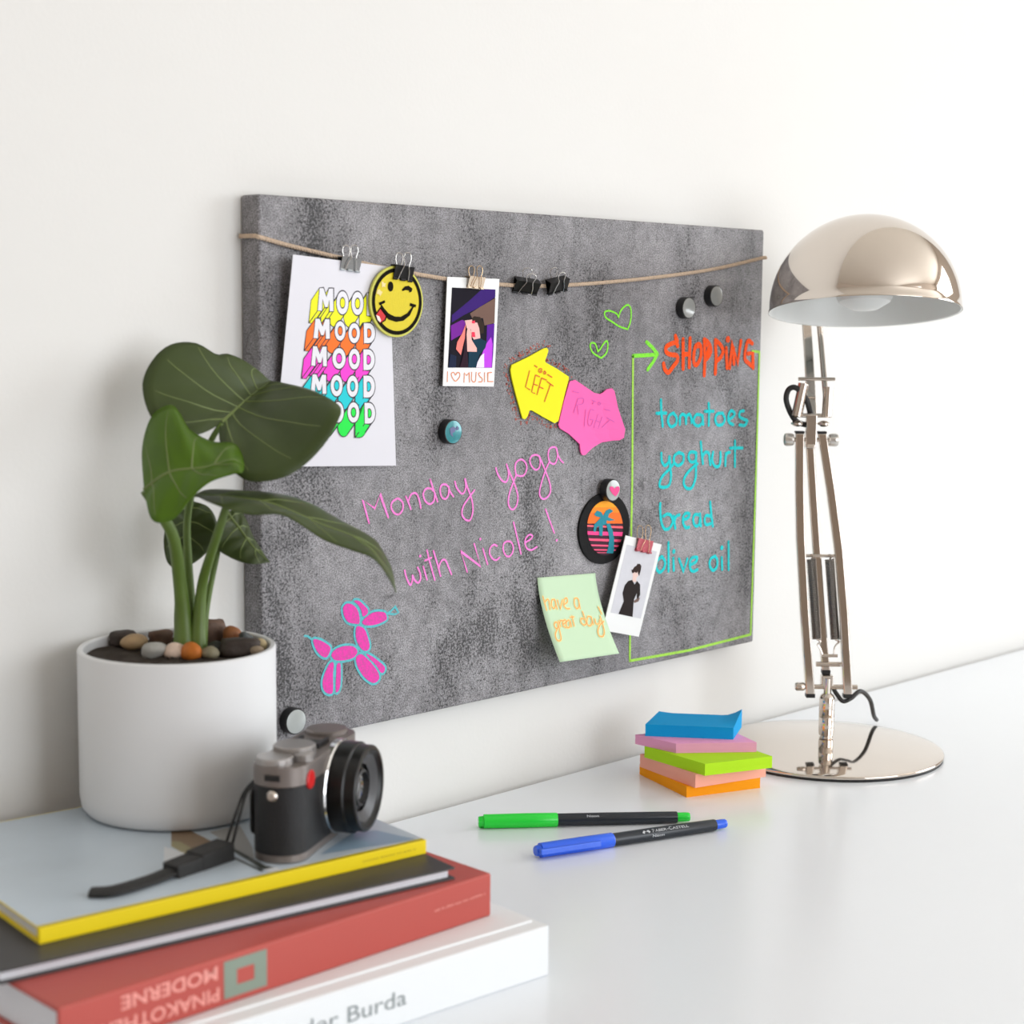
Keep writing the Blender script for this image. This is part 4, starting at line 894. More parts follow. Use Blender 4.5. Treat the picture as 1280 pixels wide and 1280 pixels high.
def smiley():
    yb = mat('pale_yellow_felt', rgb(206, 204, 96), 0.8, bump=0.3, bscale=900, vary=0.08, vscale=300)
    r, c = disc_patch('smiley_patch', 'round yellow winking smiley patch clipped to the twine over the print', 'patch', 'smileyc', 26.8, 26.8, 0.0105, 0.002, yb)
    yel = mat('yellow_embroidery', rgb(218, 198, 0), 0.6, bump=0.3, bscale=1200, vary=0.06, vscale=300)
    blk = mat('black_embroidery', rgb(22, 18, 6), 0.8, 0, 0.12, bump=0.3, bscale=1200, vary=0.1, vscale=300)
    red = mat('red_embroidery', rgb(206, 10, 22), 0.6, vary=0.08, vscale=200)
    whi = mat('cream_embroidery', rgb(240, 222, 216), 0.6, vary=0.05, vscale=200)
    crm = mat('painted_peach_gloss', rgb(240, 216, 150), 0.5, vary=0.1, vscale=200)  # glossy sparkles on the patch, painted as flat peach shapes
    b = MB()
    flat_poly(b, oval(c[0], c[1], 23.8, 23.8, 60), rel(c, -0.0002))
    b.add([], [])
    o = link('face', b.mesh('face', fix=False), yel, r)
    b = MB()
    v2, f2 = ribbon2d(oval(c[0], c[1], 23.6, 23.6, 72), 2.9, True)
    b.add([rel(c, -0.0004)(q.x, q.y) for q in v2], f2)
    link('ring', b.mesh('ring', fix=False), blk, r)['label'] = 'black embroidered ring'
    parts = {'k': ('features', blk, -0.0005), 'r': ('tongue', red, -0.0007), 'w': ('tongue_highlight', whi, -0.0009), 'c': ('painted_sparkle', crm, -0.0005)}
    for key, (nm, m_, dy) in parts.items():
        b = MB()
        for q, pts in DATA['smiley']:
            if q == key:
                flat_poly(b, pts, rel(c, dy))
        ob = link(nm, b.mesh(nm, fix=False), m_, r)
        ob['label'] = {'k': 'black eyes and smiling mouth', 'r': 'red tongue', 'w': 'white tongue highlight', 'c': 'painted peach gloss sparkle'}[key]


smiley()


def palm_patch():
    fel = mat('black_felt', rgb(30, 30, 31), 0.9, 0, 0.2, bump=0.4, bscale=900, vary=0.15, vscale=300)
    r, c = disc_patch('palm_patch', 'black oval patch with teal palm before a striped orange and pink sunset', 'patch', 'palmc', DATA['palmr'][0], DATA['palmr'][1], 0.0024, 0.0022, fel)
    cols = {'o1': rgb(255, 112, 22), 'o2': rgb(255, 138, 20), 'o3': rgb(250, 164, 22), 'p1': rgb(250, 96, 110), 'p2': rgb(250, 64, 140), 'p3': rgb(244, 84, 124), 'p4': rgb(214, 80, 112), 't': rgb(16, 132, 150)}
    groups = (('sun', ('o1', 'o2', 'o3'), 'orange upper half of the sun'), ('sun_stripes', ('p1', 'p2', 'p3', 'p4'), 'pink sunset stripes'), ('palm_tree', ('t',), 'teal palm tree'))
    dy = -0.0003
    b = MB()
    flat_poly(b, DATA['palmin'], rel(c, dy))
    link('dusk_background', b.mesh('dusk_background', fix=False), mat('plum_thread', rgb(58, 18, 40), 0.8, vary=0.1), r)
    for nm, keys, lab in groups:
        b = MB()
        ms = [mat('thread_' + k, cols[k], 0.75, bump=0.3, bscale=1500, vary=0.06, vscale=300) for k in keys]
        for k, pts in DATA['palm']:
            if k in keys:
                i = keys.index(k)
                flat_poly(b, pts, rel(c, dy - 0.0002 - 0.0001 * i - (0.0004 if nm == 'palm_tree' else 0)), i)
        ob = link(nm, b.mesh(nm, fix=False), ms, r)
        ob['label'] = lab


palm_patch()


def instant_photo(label, key, off, artkey, palette, groups, textkey=None):
    q = DATA[key]
    cx = sum(p[0] for p in q) / 4
    cy = sum(p[1] for p in q) / 4
    r = thing('instant_photo', label, 'photo', world_board(cx, cy, off))
    b = MB()
    b.prism([((x - cx) / 1000, (z - cy) / 1000) for x, z in q], 0.0, 0.0007, XZ)
    b.build('card', M_photo, r)
    for gi, (nm, keys, lab) in enumerate(groups):
        b = MB()
        ms = [mat('print_%s_%s' % (artkey, k), palette[k], 0.6, 0, 0.12, vary=0.08, vscale=120) for k in keys]
        for li, (k, pts) in enumerate(DATA[artkey]):
            if k in keys:
                flat_poly(b, pts, rel((cx, cy), -0.00012 - 0.00003 * li), keys.index(k))
        ob = link(nm, b.mesh(nm, fix=False), ms, r)
        ob['label'] = lab
    if textkey:
        b = MB()
        strokes_mesh(b, DATA[textkey], 0.75, rel((cx, cy), -0.0002))
        ob = link('handwriting', b.mesh('handwriting', fix=False), mat('orange_marker', rgb(232, 136, 84), 0.7, vary=0.1, vscale=400), r)
        ob['label'] = 'orange handwriting on the lower border'
    return r


instant_photo('instant photo of a singer on a purple stage with orange writing below', 'photo1', 0.005, 'singer',
              {'bg': rgb(14, 8, 24), 'band': rgb(56, 24, 112), 'brown': rgb(116, 90, 80), 'glow': rgb(118, 34, 150), 'purple': rgb(92, 24, 150), 'bright': rgb(196, 72, 232), 'white': rgb(248, 228, 255),
               'hair': rgb(46, 34, 26), 'skin': rgb(236, 186, 182), 'skin2': rgb(250, 186, 178), 'arm': rgb(250, 132, 122), 'red': rgb(238, 60, 88), 'teal': rgb(10, 52, 72), 'dark': rgb(42, 16, 34), 'blue': rgb(24, 34, 62)},
              [('stage_picture', ('bg', 'band', 'brown', 'glow', 'purple', 'bright', 'white', 'blue'), 'dark purple stage picture'),
               ('singer_figure', ('hair', 'skin', 'skin2', 'arm', 'red', 'teal', 'dark'), 'person singing into a microphone, raised arms')], 'music')
instant_photo('instant photo of a person in a long black dress and sunglasses', 'photo2', 0.0105, 'woman',
              {'bg': rgb(205, 205, 211), 'hair': rgb(52, 38, 34), 'skin': rgb(226, 198, 190), 'skind': rgb(120, 98, 92), 'dress': rgb(38, 30, 29)},
              [('picture', ('bg',), 'pale grey backdrop picture'), ('standing_figure', ('hair', 'skin', 'skind', 'dress'), 'person in black dress standing')])


def arrow_note(label, key, m, ink, tkey, tlabel, w, curl):
    pts = DATA[key]
    n = len(pts)
    cx = sum(p[0] for p in pts) / n
    cy = sum(p[1] for p in pts) / n
    r = thing('arrow_note', label, 'sticky note', world_board(cx, cy, 0.0018))
    sm = pts

    def bend(u):
        return curl * max(0.0, (u - cx) / 30.0) ** 2
    b = MB()
    tris = tessellate_polygon([[Vector((x, y, 0)) for x, y in sm]])
    bm = bmesh.new()
    vs = [bm.verts.new((x, y, 0)) for x, y in sm]
    for t in tris:
        try:
            bm.faces.new([vs[i] for i in t])
        except ValueError:
            pass
    bmesh.ops.subdivide_edges(bm, edges=bm.edges[:], cuts=3, use_grid_fill=True)
    bm.verts.ensure_lookup_table()
    V = [v.co.copy() for v in bm.verts]
    F = [tuple(v.index for v in f.verts) for f in bm.faces]
    bm.free()
    b.add([((v.x - cx) / 1000, -bend(v.x), (v.y - cy) / 1000) for v in V], F)
    o = b.build('sheet', m, r)
    sol = o.modifiers.new('thickness', 'SOLIDIFY')
    sol.thickness = 0.0012
    sol.offset = 0
    b = MB()
    strokes_mesh(b, DATA[tkey], w, lambda x, z: Vector(((x - cx) / 1000, -0.0009 - bend(x) - 0.0001, (z - cy) / 1000)))
    o = link('handwriting', b.mesh('handwriting', fix=False), ink, r)
    o['label'] = tlabel


M_ynote = mat('neon_yellow_paper', rgb(238, 232, 34), 0.7, 0, 0.2, vary=0.02, vscale=60)
M_pnote = mat('neon_pink_paper', rgb(255, 106, 178), 0.7, 0, 0.2, vary=0.03, vscale=40)
arrow_note('yellow arrow shaped sticky note pointing left with orange lettering', 'yarrow', M_ynote, mat('dark_orange_marker', rgb(224, 100, 20), 0.7, vary=0.1, vscale=300), 'left', 'orange lettering', 0.95, 0.0)
arrow_note('pink arrow shaped sticky note pointing right beside the yellow one', 'parrow', M_pnote, mat('faint_purple_marker', rgb(212, 92, 178), 0.7, vary=0.1, vscale=300), 'right', 'faint purple lettering', 0.8, 0.003)


def sticky_note():
    tl, tr, br, bl = DATA['note']
    LIFT = 0.026
    org = world_board((tl[0] + tr[0]) / 2, (tl[1] + tr[1]) / 2, 0.001)
    r = thing('sticky_note', 'pale green square sticky note with orange handwriting curling off the board', 'sticky note', org)

    def P(a, b, off=0.0):
        t = Vector((tl[0], 0, tl[1])).lerp(Vector((tr[0], 0, tr[1])), a)
        q = Vector((bl[0], 0, bl[1])).lerp(Vector((br[0], 0, br[1])), a)
        m_ = t.lerp(q, b) / 1000
        return Vector((m_.x, -T - (0.001 + (LIFT - 0.001) * max(b, 0) ** 1.6) - off, m_.z + ZB)) - org
    b = MB()
    n, k = 10, 24
    b.add([P(i / n, j / k) for j in range(k + 1) for i in range(n + 1)],
          [(j * (n + 1) + i, (j + 1) * (n + 1) + i, (j + 1) * (n + 1) + i + 1, j * (n + 1) + i + 1) for j in range(k) for i in range(n)])
    o = b.build('sheet', mat('pale_green_paper', rgb(208, 234, 200), 0.75, 0, 0.2, vary=0.015, vscale=60, trans=0.15), r, smooth=True)
    s = o.modifiers.new('thickness', 'SOLIDIFY')
    s.thickness = 0.0003
    s.offset = 0
    b = MB()
    strokes_mesh(b, [(kk, [(x * 74, y * 76) for x, y in pts]) for kk, pts in DATA['notetext']], 2.2, lambda x, y: P(x / 74, y / 76, 0.00035))
    o = link('marker_glow', b.mesh('marker_glow', fix=False), mat('yellow_highlighter', rgb(240, 226, 150), 0.75, vary=0.06, vscale=300), r)
    o['label'] = 'pale yellow marker halo of the writing'
    b = MB()
    strokes_mesh(b, [(kk, [(x * 74, y * 76) for x, y in pts]) for kk, pts in DATA['notetext']], 0.72, lambda x, y: P(x / 74, y / 76, 0.0005))
    o = link('handwriting', b.mesh('handwriting', fix=False), mat('note_orange_marker', rgb(236, 150, 84), 0.75, vary=0.1, vscale=300), r)
    o['label'] = 'orange handwriting'


sticky_note()


def magnet(label, key, off, topm, extra=None):
    u, v = DATA[key]
    r = thing('magnet', label, 'magnet', world_board(u, v, off), group='round board magnets')
    R_ = 0.0098
    b = MB()
    M = Matrix.Rotation(PI / 2, 4, 'X')
    # front face at y = 0, body behind
    b.lathe([(0.0001, -0.008), (R_ - 0.0006, -0.008), (R_, -0.0074), (R_, -0.0006), (R_ - 0.0005, 0.0), (R_ - 0.0009, 0.0)], 40, M)
    b.build('body', M_black, r, smooth=True)
    b = MB()
    b.lathe([(R_ - 0.0009, -0.0002), (R_ - 0.0009, 0.0), (0.006, 0.0005), (0.0, 0.0007)], 40, M)
    o = b.build('cap', topm, r, smooth=True)
    if extra:
        extra(r, (u, v))
    return r


M_cap = mat('grey_glass_cap', rgb(156, 158, 156), 0.2, 0.15, 0.5, vary=0.1, vscale=260, coat=0.4)
M_cap2 = mat('pale_grey_cap', rgb(160, 165, 163), 0.3, 0.1, 0.5, vary=0.06, vscale=260, coat=0.4)
M_tealcap = mat('teal_cap', rgb(46, 134, 142), 0.25, 0.1, 0.5, vary=0.3, vscale=240, coat=0.4)


def teal_swirl(r, c):
    b = MB()
    flat_poly(b, [(c[0] + x, c[1] + y) for x, y in [(-5, 3), (-1, 4.5), (2, 3), (1, 0.5), (-2, -1), (-1, -4), (-4, -2)]], rel(c, -0.0009))
    flat_poly(b, [(c[0] + x, c[1] + y) for x, y in [(3, 5), (5, 3), (4, 1), (2, 2)]], rel(c, -0.0009))
    o = link('violet_mark', b.mesh('violet_mark', fix=False), mat('violet_grey', rgb(92, 98, 140), 0.4, vary=0.1), r)
    o['label'] = 'violet grey mark on the cap'


def pink_heart(r, c):
    b = MB()
    flat_poly(b, DATA['heartmark'], rel(c, -0.0009))
    o = link('heart_mark', b.mesh('heart_mark', fix=False), mat('hot_pink_print', rgb(240, 48, 132), 0.4, vary=0.04), r)
    o['label'] = 'hot pink heart'


magnet('round teal magnet alone on the board below the singer photo', 'mag_teal', 0.008, M_tealcap, teal_swirl)
magnet('grey round magnet above the list heading, the lower left one of the pair', 'mag_top1', 0.008, M_cap)
magnet('grey round magnet nearest the upper right corner of the board', 'mag_top2', 0.008, M_cap)
magnet('pale grey magnet at the lower left of the board behind the camera', 'mag_low', 0.008, M_cap2)
magnet('round magnet with pink heart holding the palm patch', 'mag_heart', 0.011, M_cap2, pink_heart)


def binder_clip(label, pos, body_m, wire_m, w=0.0185, h=0.0095, d=0.0065, rot=(0, 0, 0), front=True, back=True, group='binder clips on the board', wire_len=0.009):
    r = thing('binder_clip', label, 'clip', pos, group=group, rot=rot)
    t = 0.0005
    # folded spring steel sheet: jaw - front plate - spine - back plate - jaw
    prof = [(-0.0007, -h / 2), (-d / 2, h / 2), (d / 2, h / 2), (0.0007, -h / 2)]
    inner = [(-0.0002, -h / 2), (-d / 2 + t, h / 2 - t), (d / 2 - t, h / 2 - t), (0.0002, -h / 2)]
    b = MB()
    vs = []
    for x in (-w / 2, w / 2):
        vs += [Vector((x, y, z)) for y, z in prof] + [Vector((x, y, z)) for y, z in inner]
    fs = []
    for i in range(3):
        fs.append((i, i + 1, 8 + i + 1, 8 + i))
        fs.append((4 + i, 12 + i, 12 + i + 1, 4 + i + 1))
        fs.append((i, 4 + i, 4 + i + 1, i + 1))
        fs.append((8 + i, 8 + i + 1, 12 + i + 1, 12 + i))
    fs += [(0, 8, 12, 4), (3, 7, 15, 11)]
    b.add(vs, fs)
    # rolled jaw edges, in three curls
    for y in (-0.0011, 0.0011):
        for xa, xb in ((-w / 2, -w * 0.3), (-w * 0.12, w * 0.12), (w * 0.3, w / 2)):
            b.tube([(xa, y, -h / 2), (xb, y, -h / 2)], 0.0009, 8)
    b.build('body', body_m, r)
    for s, on in ((-1, front), (1, back)):
        if not on:
            continue
        q = MB()
        y0 = s * 0.0016
        y1 = s * (d / 2 + 0.0012)
        top = h / 2 + wire_len
        pts = [(-w * 0.27, y0, -h / 2), (-w * 0.22, s * (d / 4 + 0.0016), 0), (-w * 0.13, y1, h / 2), (-w * 0.19, y1 * 1.05, h / 2 + wire_len * 0.5), (-w * 0.15, y1 * 1.05, top - 0.0012), (0, y1 * 1.05, top),
               (w * 0.15, y1 * 1.05, top - 0.0012), (w * 0.19, y1 * 1.05, h / 2 + wire_len * 0.5), (w * 0.13, y1, h / 2), (w * 0.22, s * (d / 4 + 0.0016), 0), (w * 0.27, y0, -h / 2)]
        q.tube(catmull(pts, 5), 0.00034, 7)
        q.build('wire_handle', wire_m, r, smooth=True)
    return r


M_wire = mat('bright_steel_wire', rgb(206, 204, 200), 0.2, 1.0, vary=0.03)
M_silver = mat('silver_steel', rgb(176, 182, 186), 0.22, 1.0, vary=0.05, vscale=200)
M_gold = mat('pale_gold_steel', rgb(226, 208, 186), 0.25, 0.9, vary=0.05, vscale=200)
M_rose = mat('rose_glitter_steel', rgb(196, 92, 104), 0.45, 0.3, bump=0.8, bscale=1500, vary=0.3, vscale=900)
M_goldwire = mat('gold_wire', rgb(214, 186, 150), 0.25, 1.0, vary=0.04)


def cpos(key, off):
    u, v = DATA[key]
    return world_board(u, v, off)


_a, _b = DATA['clip_silver_ab']
_c = [Vector((q[0] / 1000, -T - q[2] / 1000, ZB + q[1] / 1000)) for q in DATA['poster']]
_sp = (_c[0] * (1 - _a) + _c[1] * _a) * (1 - _b) + (_c[3] * (1 - _a) + _c[2] * _a) * _b
binder_clip('shiny silver binder clip holding the white print on the twine', _sp + Vector((0, -0.0002, 0)), M_silver, M_wire, rot=(0, math.radians(5), 0))
binder_clip('black binder clip holding the smiley patch on the twine', cpos('clip_smile', 0.0105), M_black_m, M_wire, w=0.019, h=0.0105, rot=(0, math.radians(6), 0), wire_len=0.010)
binder_clip('pale gold binder clip holding the singer photo', cpos('clip_gold', 0.0058), M_gold, M_goldwire, w=0.017, h=0.009, rot=(0, math.radians(3), 0), wire_len=0.0085)
binder_clip('empty black binder clip on the twine right beside the singer photo', cpos('clip_empty1', 0.0075), M_black_m, M_wire, w=0.021, h=0.0115, d=0.009, rot=(math.radians(24), math.radians(7), math.radians(-26)), wire_len=0.008)
binder_clip('empty black binder clip on the twine, the last one towards the right', cpos('clip_empty2', 0.0085), M_black_m, M_wire, w=0.019, h=0.0115, d=0.009, rot=(math.radians(20), math.radians(-12), math.radians(-14)), wire_len=0.008)
binder_clip('rose pink glitter binder clip with gold wires on the black dress photo', cpos('clip_rose', 0.0110), M_rose, M_goldwire, w=0.021, h=0.0105, rot=(math.radians(-8), math.radians(13), 0), wire_len=0.013)


# ------------------------------------------------------------------ books
def hardcover(label, corner, ang, z0, z1, length, depth, cover, pages, spine_front=True, board=0.0025, rnd=0.0):
    """corner = right front lower corner; local x runs to the left end (negative), y into the stack"""
    r = thing('book', label, 'book', (corner[0], corner[1], z0), -math.radians(ang), group='books in the stack')
    h = z1 - z0
    b = MB()
    if spine_front:
        b.box((-length / 2, depth / 2 + 0.001, h - board / 2), (length, depth, board))
        b.box((-length / 2, depth / 2 + 0.001, board / 2), (length, depth, board))
        b.box((-length / 2, 0.0015, h / 2), (length, 0.003, h))
        o = b.build('cover', cover, r, bevel=max(rnd, 0.0008), seg=4)
        q = MB()
        q.box((-length / 2, depth / 2 - 0.001, h / 2), (length - 0.006, depth - 0.008, h - 2 * board - 0.0001))
        q.build('page_block', pages, r)
    else:
        b.box((-length / 2, depth / 2, h - board / 2), (length, depth, board))
        b.box((-length / 2, depth / 2, board / 2), (length, depth, board))
        b.box((-length / 2, depth - 0.001, h / 2), (length, 0.002, h))
        b.build('cover', cover, r, bevel=0.0005, seg=2)
        q = MB()
        q.box((-length / 2 - 0.001, depth / 2, h / 2), (length - 0.005, depth - 0.006, h - 2 * board - 0.0001))
        q.build('page_block', pages, r)
    return r


M_pages = mat('page_edges', rgb(226, 228, 234), 0.85, 0, 0.1, bump=0.3, bscale=1800, vary=0.06, vscale=700)
M_wbook = mat('white_book_cloth', rgb(236, 239, 241), 0.5, 0, 0.3, vary=0.006)
M_rbook = mat('salmon_red_cover', rgb(184, 82, 74), 0.42, 0, 0.4, vary=0.04, vscale=14)
M_kbook = mat('charcoal_cover', rgb(58, 56, 56), 0.45, 0, 0.4, vary=0.06, vscale=60)
M_ybook = mat('yellow_spine', rgb(240, 214, 6), 0.4, 0, 0.4, vary=0.02)

wb = hardcover('thick white hardcover book with grey lettering, bottom of the stack', (-0.0037, -0.3133), 4.4, 0.0, 0.0318, 0.30, 0.245, M_wbook, M_pages, True, 0.003, 0.0012)
# hinge groove on the white book cover
b = MB()
b.tube([(-0.297, 0.0125, 0.0319), (-0.004, 0.0125, 0.0319)], 0.0011, 8)
b.build('cover_hinge', M_wbook, wb, smooth=True)
rb = hardcover('salmon red hardcover book with grey square emblem on its spine', (-0.0176, -0.2766), 0.6, 0.0318, 0.0593, 0.30, 0.225, M_rbook, M_pages, True, 0.003, 0.0025)
kb = hardcover('thin charcoal covered book with its white page edges showing', (-0.0422, -0.2697), 8.7, 0.0593, 0.0671, 0.285, 0.205, M_kbook, M_pages, False, 0.0014)
yb = hardcover('thin paperback with bright yellow spine on top of the stack', (-0.0371, -0.2381), 6.7, 0.0671, 0.0760, 0.255, 0.195, M_ybook, M_pages, True, 0.0008, 0.0008)


def face_text(parent, name, body, size, x, z, m, flip=False, bold=0.0, space=1.0, width=None, label=None):
    """lettering on the spine; x = metres from the right end to where the text starts"""
    vs, fs, w = text_mesh(body, size, bold, space)
    sx = (width / w) if width else 1.0
    out = []
    for a, c in vs:
        if flip:
            out.append((-x - a * sx, -0.0002, z - c))
        else:
            out.append((-x + a * sx, -0.0002, z + c))
    q = MB()
    q.add(out, fs)
    o = link(name, q.mesh(name, fix=False), m, parent)
    o['label'] = label or 'printed lettering'
    return o


M_greyink = mat('grey_ink', rgb(138, 146, 148), 0.6, vary=0.03)
M_pinkink = mat('pale_pink_ink', rgb(238, 158, 148), 0.6, vary=0.03)
M_emblem = mat('grey_green_ink', rgb(132, 146, 132), 0.6, vary=0.06)
face_text(wb, 'spine_lettering', 'Frieder Burda', 0.0135, 0.2105, 0.0115, M_greyink, bold=0.0, width=0.100, label='grey lettering along the spine')
face_text(rb, 'spine_lettering', 'PINAKOTHEK', 0.0105, 0.2035, 0.0115, M_pinkink, flip=True, bold=0.0002, width=0.074, label='upper line of pale pink upside down lettering')
face_text(rb, 'spine_lettering', 'MODERNE', 0.0105, 0.2045, 0.0235, M_pinkink, flip=True, bold=0.0002, width=0.060, label='second line of pale pink upside down lettering')
q = MB()
for c, d in (((-0.1967, 0.0142), (0.0085, 0.0210)), ((-0.1767, 0.0142), (0.0085, 0.0210)), ((-0.1867, 0.0216), (0.0115, 0.0062)), ((-0.1867, 0.0068), (0.0115, 0.0062))):
    q.add([(c[0] - d[0] / 2, -0.0002, c[1] - d[1] / 2), (c[0] + d[0] / 2, -0.0002, c[1] - d[1] / 2), (c[0] + d[0] / 2, -0.0002, c[1] + d[1] / 2), (c[0] - d[0] / 2, -0.0002, c[1] + d[1] / 2)], [(0, 1, 2, 3)])
o = link('square_emblem', q.mesh('square_emblem', fix=False), M_emblem, rb)
o['label'] = 'grey green hollow square emblem'

def faint_imprint(parent, x0, x1, z0, z1, h, m, label):
    """an unreadable line of tiny print: short upright ticks of uneven height"""
    q = MB()
    n = int((x0 - x1) / 0.0011)
    for i in range(n):
        if random.random() < 0.14:
            continue
        x = -(x0 + (x1 - x0) * i / n)
        z = z0 + (z1 - z0) * i / n
        hh = h * random.uniform(0.55, 1.0)
        q.add([(x, -0.0002, z), (x + 0.00055, -0.0002, z), (x + 0.00055, -0.0002, z + hh), (x, -0.0002, z + hh)], [(0, 1, 2, 3)])
    o = link('small_print', q.mesh('small_print', fix=False), m, parent)
    o['label'] = label
    o['kind'] = 'stuff'


faint_imprint(rb, 0.0476, 0.0050, 0.0143, 0.0150, 0.0016, M_pinkink, 'faint pale line of tiny print')
faint_imprint(yb, 0.0480, 0.0080, 0.0040, 0.0040, 0.0011, mat('ochre_ink', rgb(186, 160, 20), 0.6, vary=0.05), 'faint ochre line of tiny print')

# picture on the cover of the yellow paperback
q = MB()
a = -math.radians(6.7)
org = Vector((-0.0371, -0.2381))


def to_book(x, y):
    d = Vector((x / 1000, y / 1000)) - org
    return Vector((d.x * math.cos(-a) - d.y * math.sin(-a), d.x * math.sin(-a) + d.y * math.cos(-a)))


ck = ['sky', 'brown', 'olive', 'white', 'line', 'grey', 'blue']
cc = {'sky': rgb(190, 202, 212), 'brown': rgb(132, 110, 86), 'olive': rgb(150, 142, 104), 'white': rgb(214, 217, 220), 'line': rgb(58, 62, 56), 'grey': rgb(160, 160, 158), 'blue': rgb(138, 164, 186)}
zt = 0.0090
q.add([(-0.2545, 0.004, zt), (-0.0005, 0.004, zt), (-0.0005, 0.1945, zt), (-0.2545, 0.1945, zt)], [(0, 1, 2, 3)], 0)
for i, (k, pts) in enumerate(DATA['cover']):
    flat_poly(q, [tuple(to_book(x, y)) for x, y in pts], lambda x, y: Vector((x, y, zt + 0.00004 + 0.00003 * i)), ck.index(k))
for v in range(4):
    q.v[v] = (q.v[v][0], q.v[v][1], zt + 0.00003)
o = link('cover_picture', q.mesh('cover_picture', fix=False), [mat('cover_' + k, cc[k], 0.3, 0, 0.5, vary=0.10, vscale=25) for k in ck], yb)
o['label'] = 'pale blue grey cover photograph'


# ------------------------------------------------------------------ potted plant
POT = Vector((-0.1056, -0.0694, 0.0762))
PR = 0.0645
PH = 0.1085


def plant():
    r = thing('potted_plant', 'large leaved green plant in a white ceramic pot on the book stack', 'plant', POT)
    b = MB()
    b.lathe([(0.0, 0.0), (PR - 0.010, 0.0), (PR - 0.004, 0.0012), (PR - 0.001, 0.005), (PR, 0.012), (PR, PH - 0.001), (PR - 0.0008, PH), (PR - 0.0032, PH), (PR - 0.004, PH - 0.001), (PR - 0.004, 0.09), (0.0, 0.09)], 72)
    b.build('pot', M_pot, r, smooth=True)
    b = MB()
    n, m_ = 40, 10
    vs = [Vector((0, 0, 0.102))]
    for i in range(1, m_ + 1):
        for j in range(n):
            rr = (PR - 0.0042) * i / m_
            vs.append(Vector((rr * math.cos(2 * PI * j / n), rr * math.sin(2 * PI * j / n), 0.1015 + random.uniform(-0.0012, 0.0018))))
    fs = [(0, 1 + j, 1 + (j + 1) % n) for j in range(n)]
    for i in range(m_ - 1):
        for j in range(n):
            fs.append((1 + i * n + j, 1 + (i + 1) * n + j, 1 + (i + 1) * n + (j + 1) % n, 1 + i * n + (j + 1) % n))
    b.add(vs, fs)
    b.build('soil', M_soil, r, smooth=True)
    for ra, rb_, pts in DATA['stems']:
        q = catmull([tuple(Vector(p) / 1000 - POT) for p in pts], 8)
        k = len(q)
        # swollen sheath near the soil
        rs = [(ra + (rb_ - ra) * (i / (k - 1)) ** 0.8) / 1000 * (1.0 + 0.42 * math.exp(-((i / (k - 1)) / 0.22) ** 2)) for i in range(k)]
        q[0] = q[0] - Vector((0, 0, 0.006))
        b = MB()
        b.tube(q, rs, 14)
        b.build('stem', M_stem, r, smooth=True)

    def resample(pts, n):
        c = catmull(pts, 8)
        L = [0.0]
        for a_, b_ in zip(c, c[1:]):
            L.append(L[-1] + (b_ - a_).length)
        out = []
        k = 0
        for i in range(n + 1):
            s = L[-1] * i / n
            while k < len(L) - 2 and L[k + 1] < s:
                k += 1
            f = (s - L[k]) / max(L[k + 1] - L[k], 1e-9)
            out.append(c[k].lerp(c[k + 1], f))
        return out
    ml = [M_leaf, M_leaf2, M_leaf, M_leaf, M_leaf]
    for li, lf in enumerate(DATA['leaves']):
        N, K = 44, 8
        g = {k: [v / 1000 - POT for v in resample(lf[k], N)] for k in ('mid', 'left', 'right')}
        rows = []
        for i in range(N + 1):
            row = []
            m0 = g['mid'][i]
            for side in ('left', 'right'):
                e = g[side][i]
                seg = []
                for j in range(K + 1):
                    t = j / K
                    p = m0.lerp(e, t)
                    # blade bulges gently between midrib and edge, with shallow quilting between side veins
                    amp = (e - m0).length * 0.07 * math.sin(PI * t) + 0.0006 * math.sin(i * 2 * PI / 7.0 + t * 2.5) * math.sin(PI * t)
                    p = p + Vector((-0.35, -0.45, 0.8)).normalized() * amp
                    seg.append(p)
                if side == 'left':
                    row = seg[::-1]
                else:
                    row += seg[1:]
            rows.append(row)
        W_ = 2 * K + 1
        b = MB()
        b.add([p for row in rows for p in row], [(i * W_ + j, i * W_ + j + 1, (i + 1) * W_ + j + 1, (i + 1) * W_ + j) for i in range(N) for j in range(W_ - 1)])
        me = b.mesh('leaf', fix=False)
        bm = bmesh.new()
        bm.from_mesh(me)
        bmesh.ops.remove_doubles(bm, verts=bm.verts[:], dist=0.00002)
        bmesh.ops.recalc_face_normals(bm, faces=bm.faces[:])
        bm.to_mesh(me)
        bm.free()
        o = link('leaf', me, ml[li], r, smooth=True)
        o['label'] = ['broad dark green upper leaf', 'fresh light green leaf at the left', 'long narrow drooping leaf', 'small lower leaf', 'shaded small leaf behind the stems'][li]
        s = o.modifiers.new('thickness', 'SOLIDIFY')
        s.thickness = 0.0005
        s.offset = 0
        v = MB()
        mid = [p for p in g['mid']]
        v.tube(mid, [0.0011 * (1 - 0.75 * i / N) + 0.0002 for i in range(N + 1)], 8)
        # side veins follow the blade
        for i0 in range(4, N - 8, 6 if li == 0 else 9):
            for sgn in (-1, 1):
                pp = []
                for j in range(0, K):
                    ii = min(N, i0 + j)
                    pp.append(rows[ii][K + sgn * j])
                v.tube(pp, [0.00045 * (1 - j / K) + 0.0003 for j in range(len(pp))], 6)
        v.build('veins', M_vein, o, smooth=True)


plant()

PEB = {'orange': rgb(196, 112, 38), 'blush': rgb(222, 198, 180), 'olivegrey': rgb(140, 132, 108), 'bark': rgb(104, 80, 66), 'darkstone': rgb(60, 50, 44), 'rust': rgb(140, 86, 46), 'blackstone': rgb(40, 42, 36), 'slate': rgb(80, 84, 84), 'beige': rgb(166, 148, 126), 'cream': rgb(186, 168, 130), 'greystone': rgb(170, 168, 162), 'tan': rgb(170, 142, 106)}


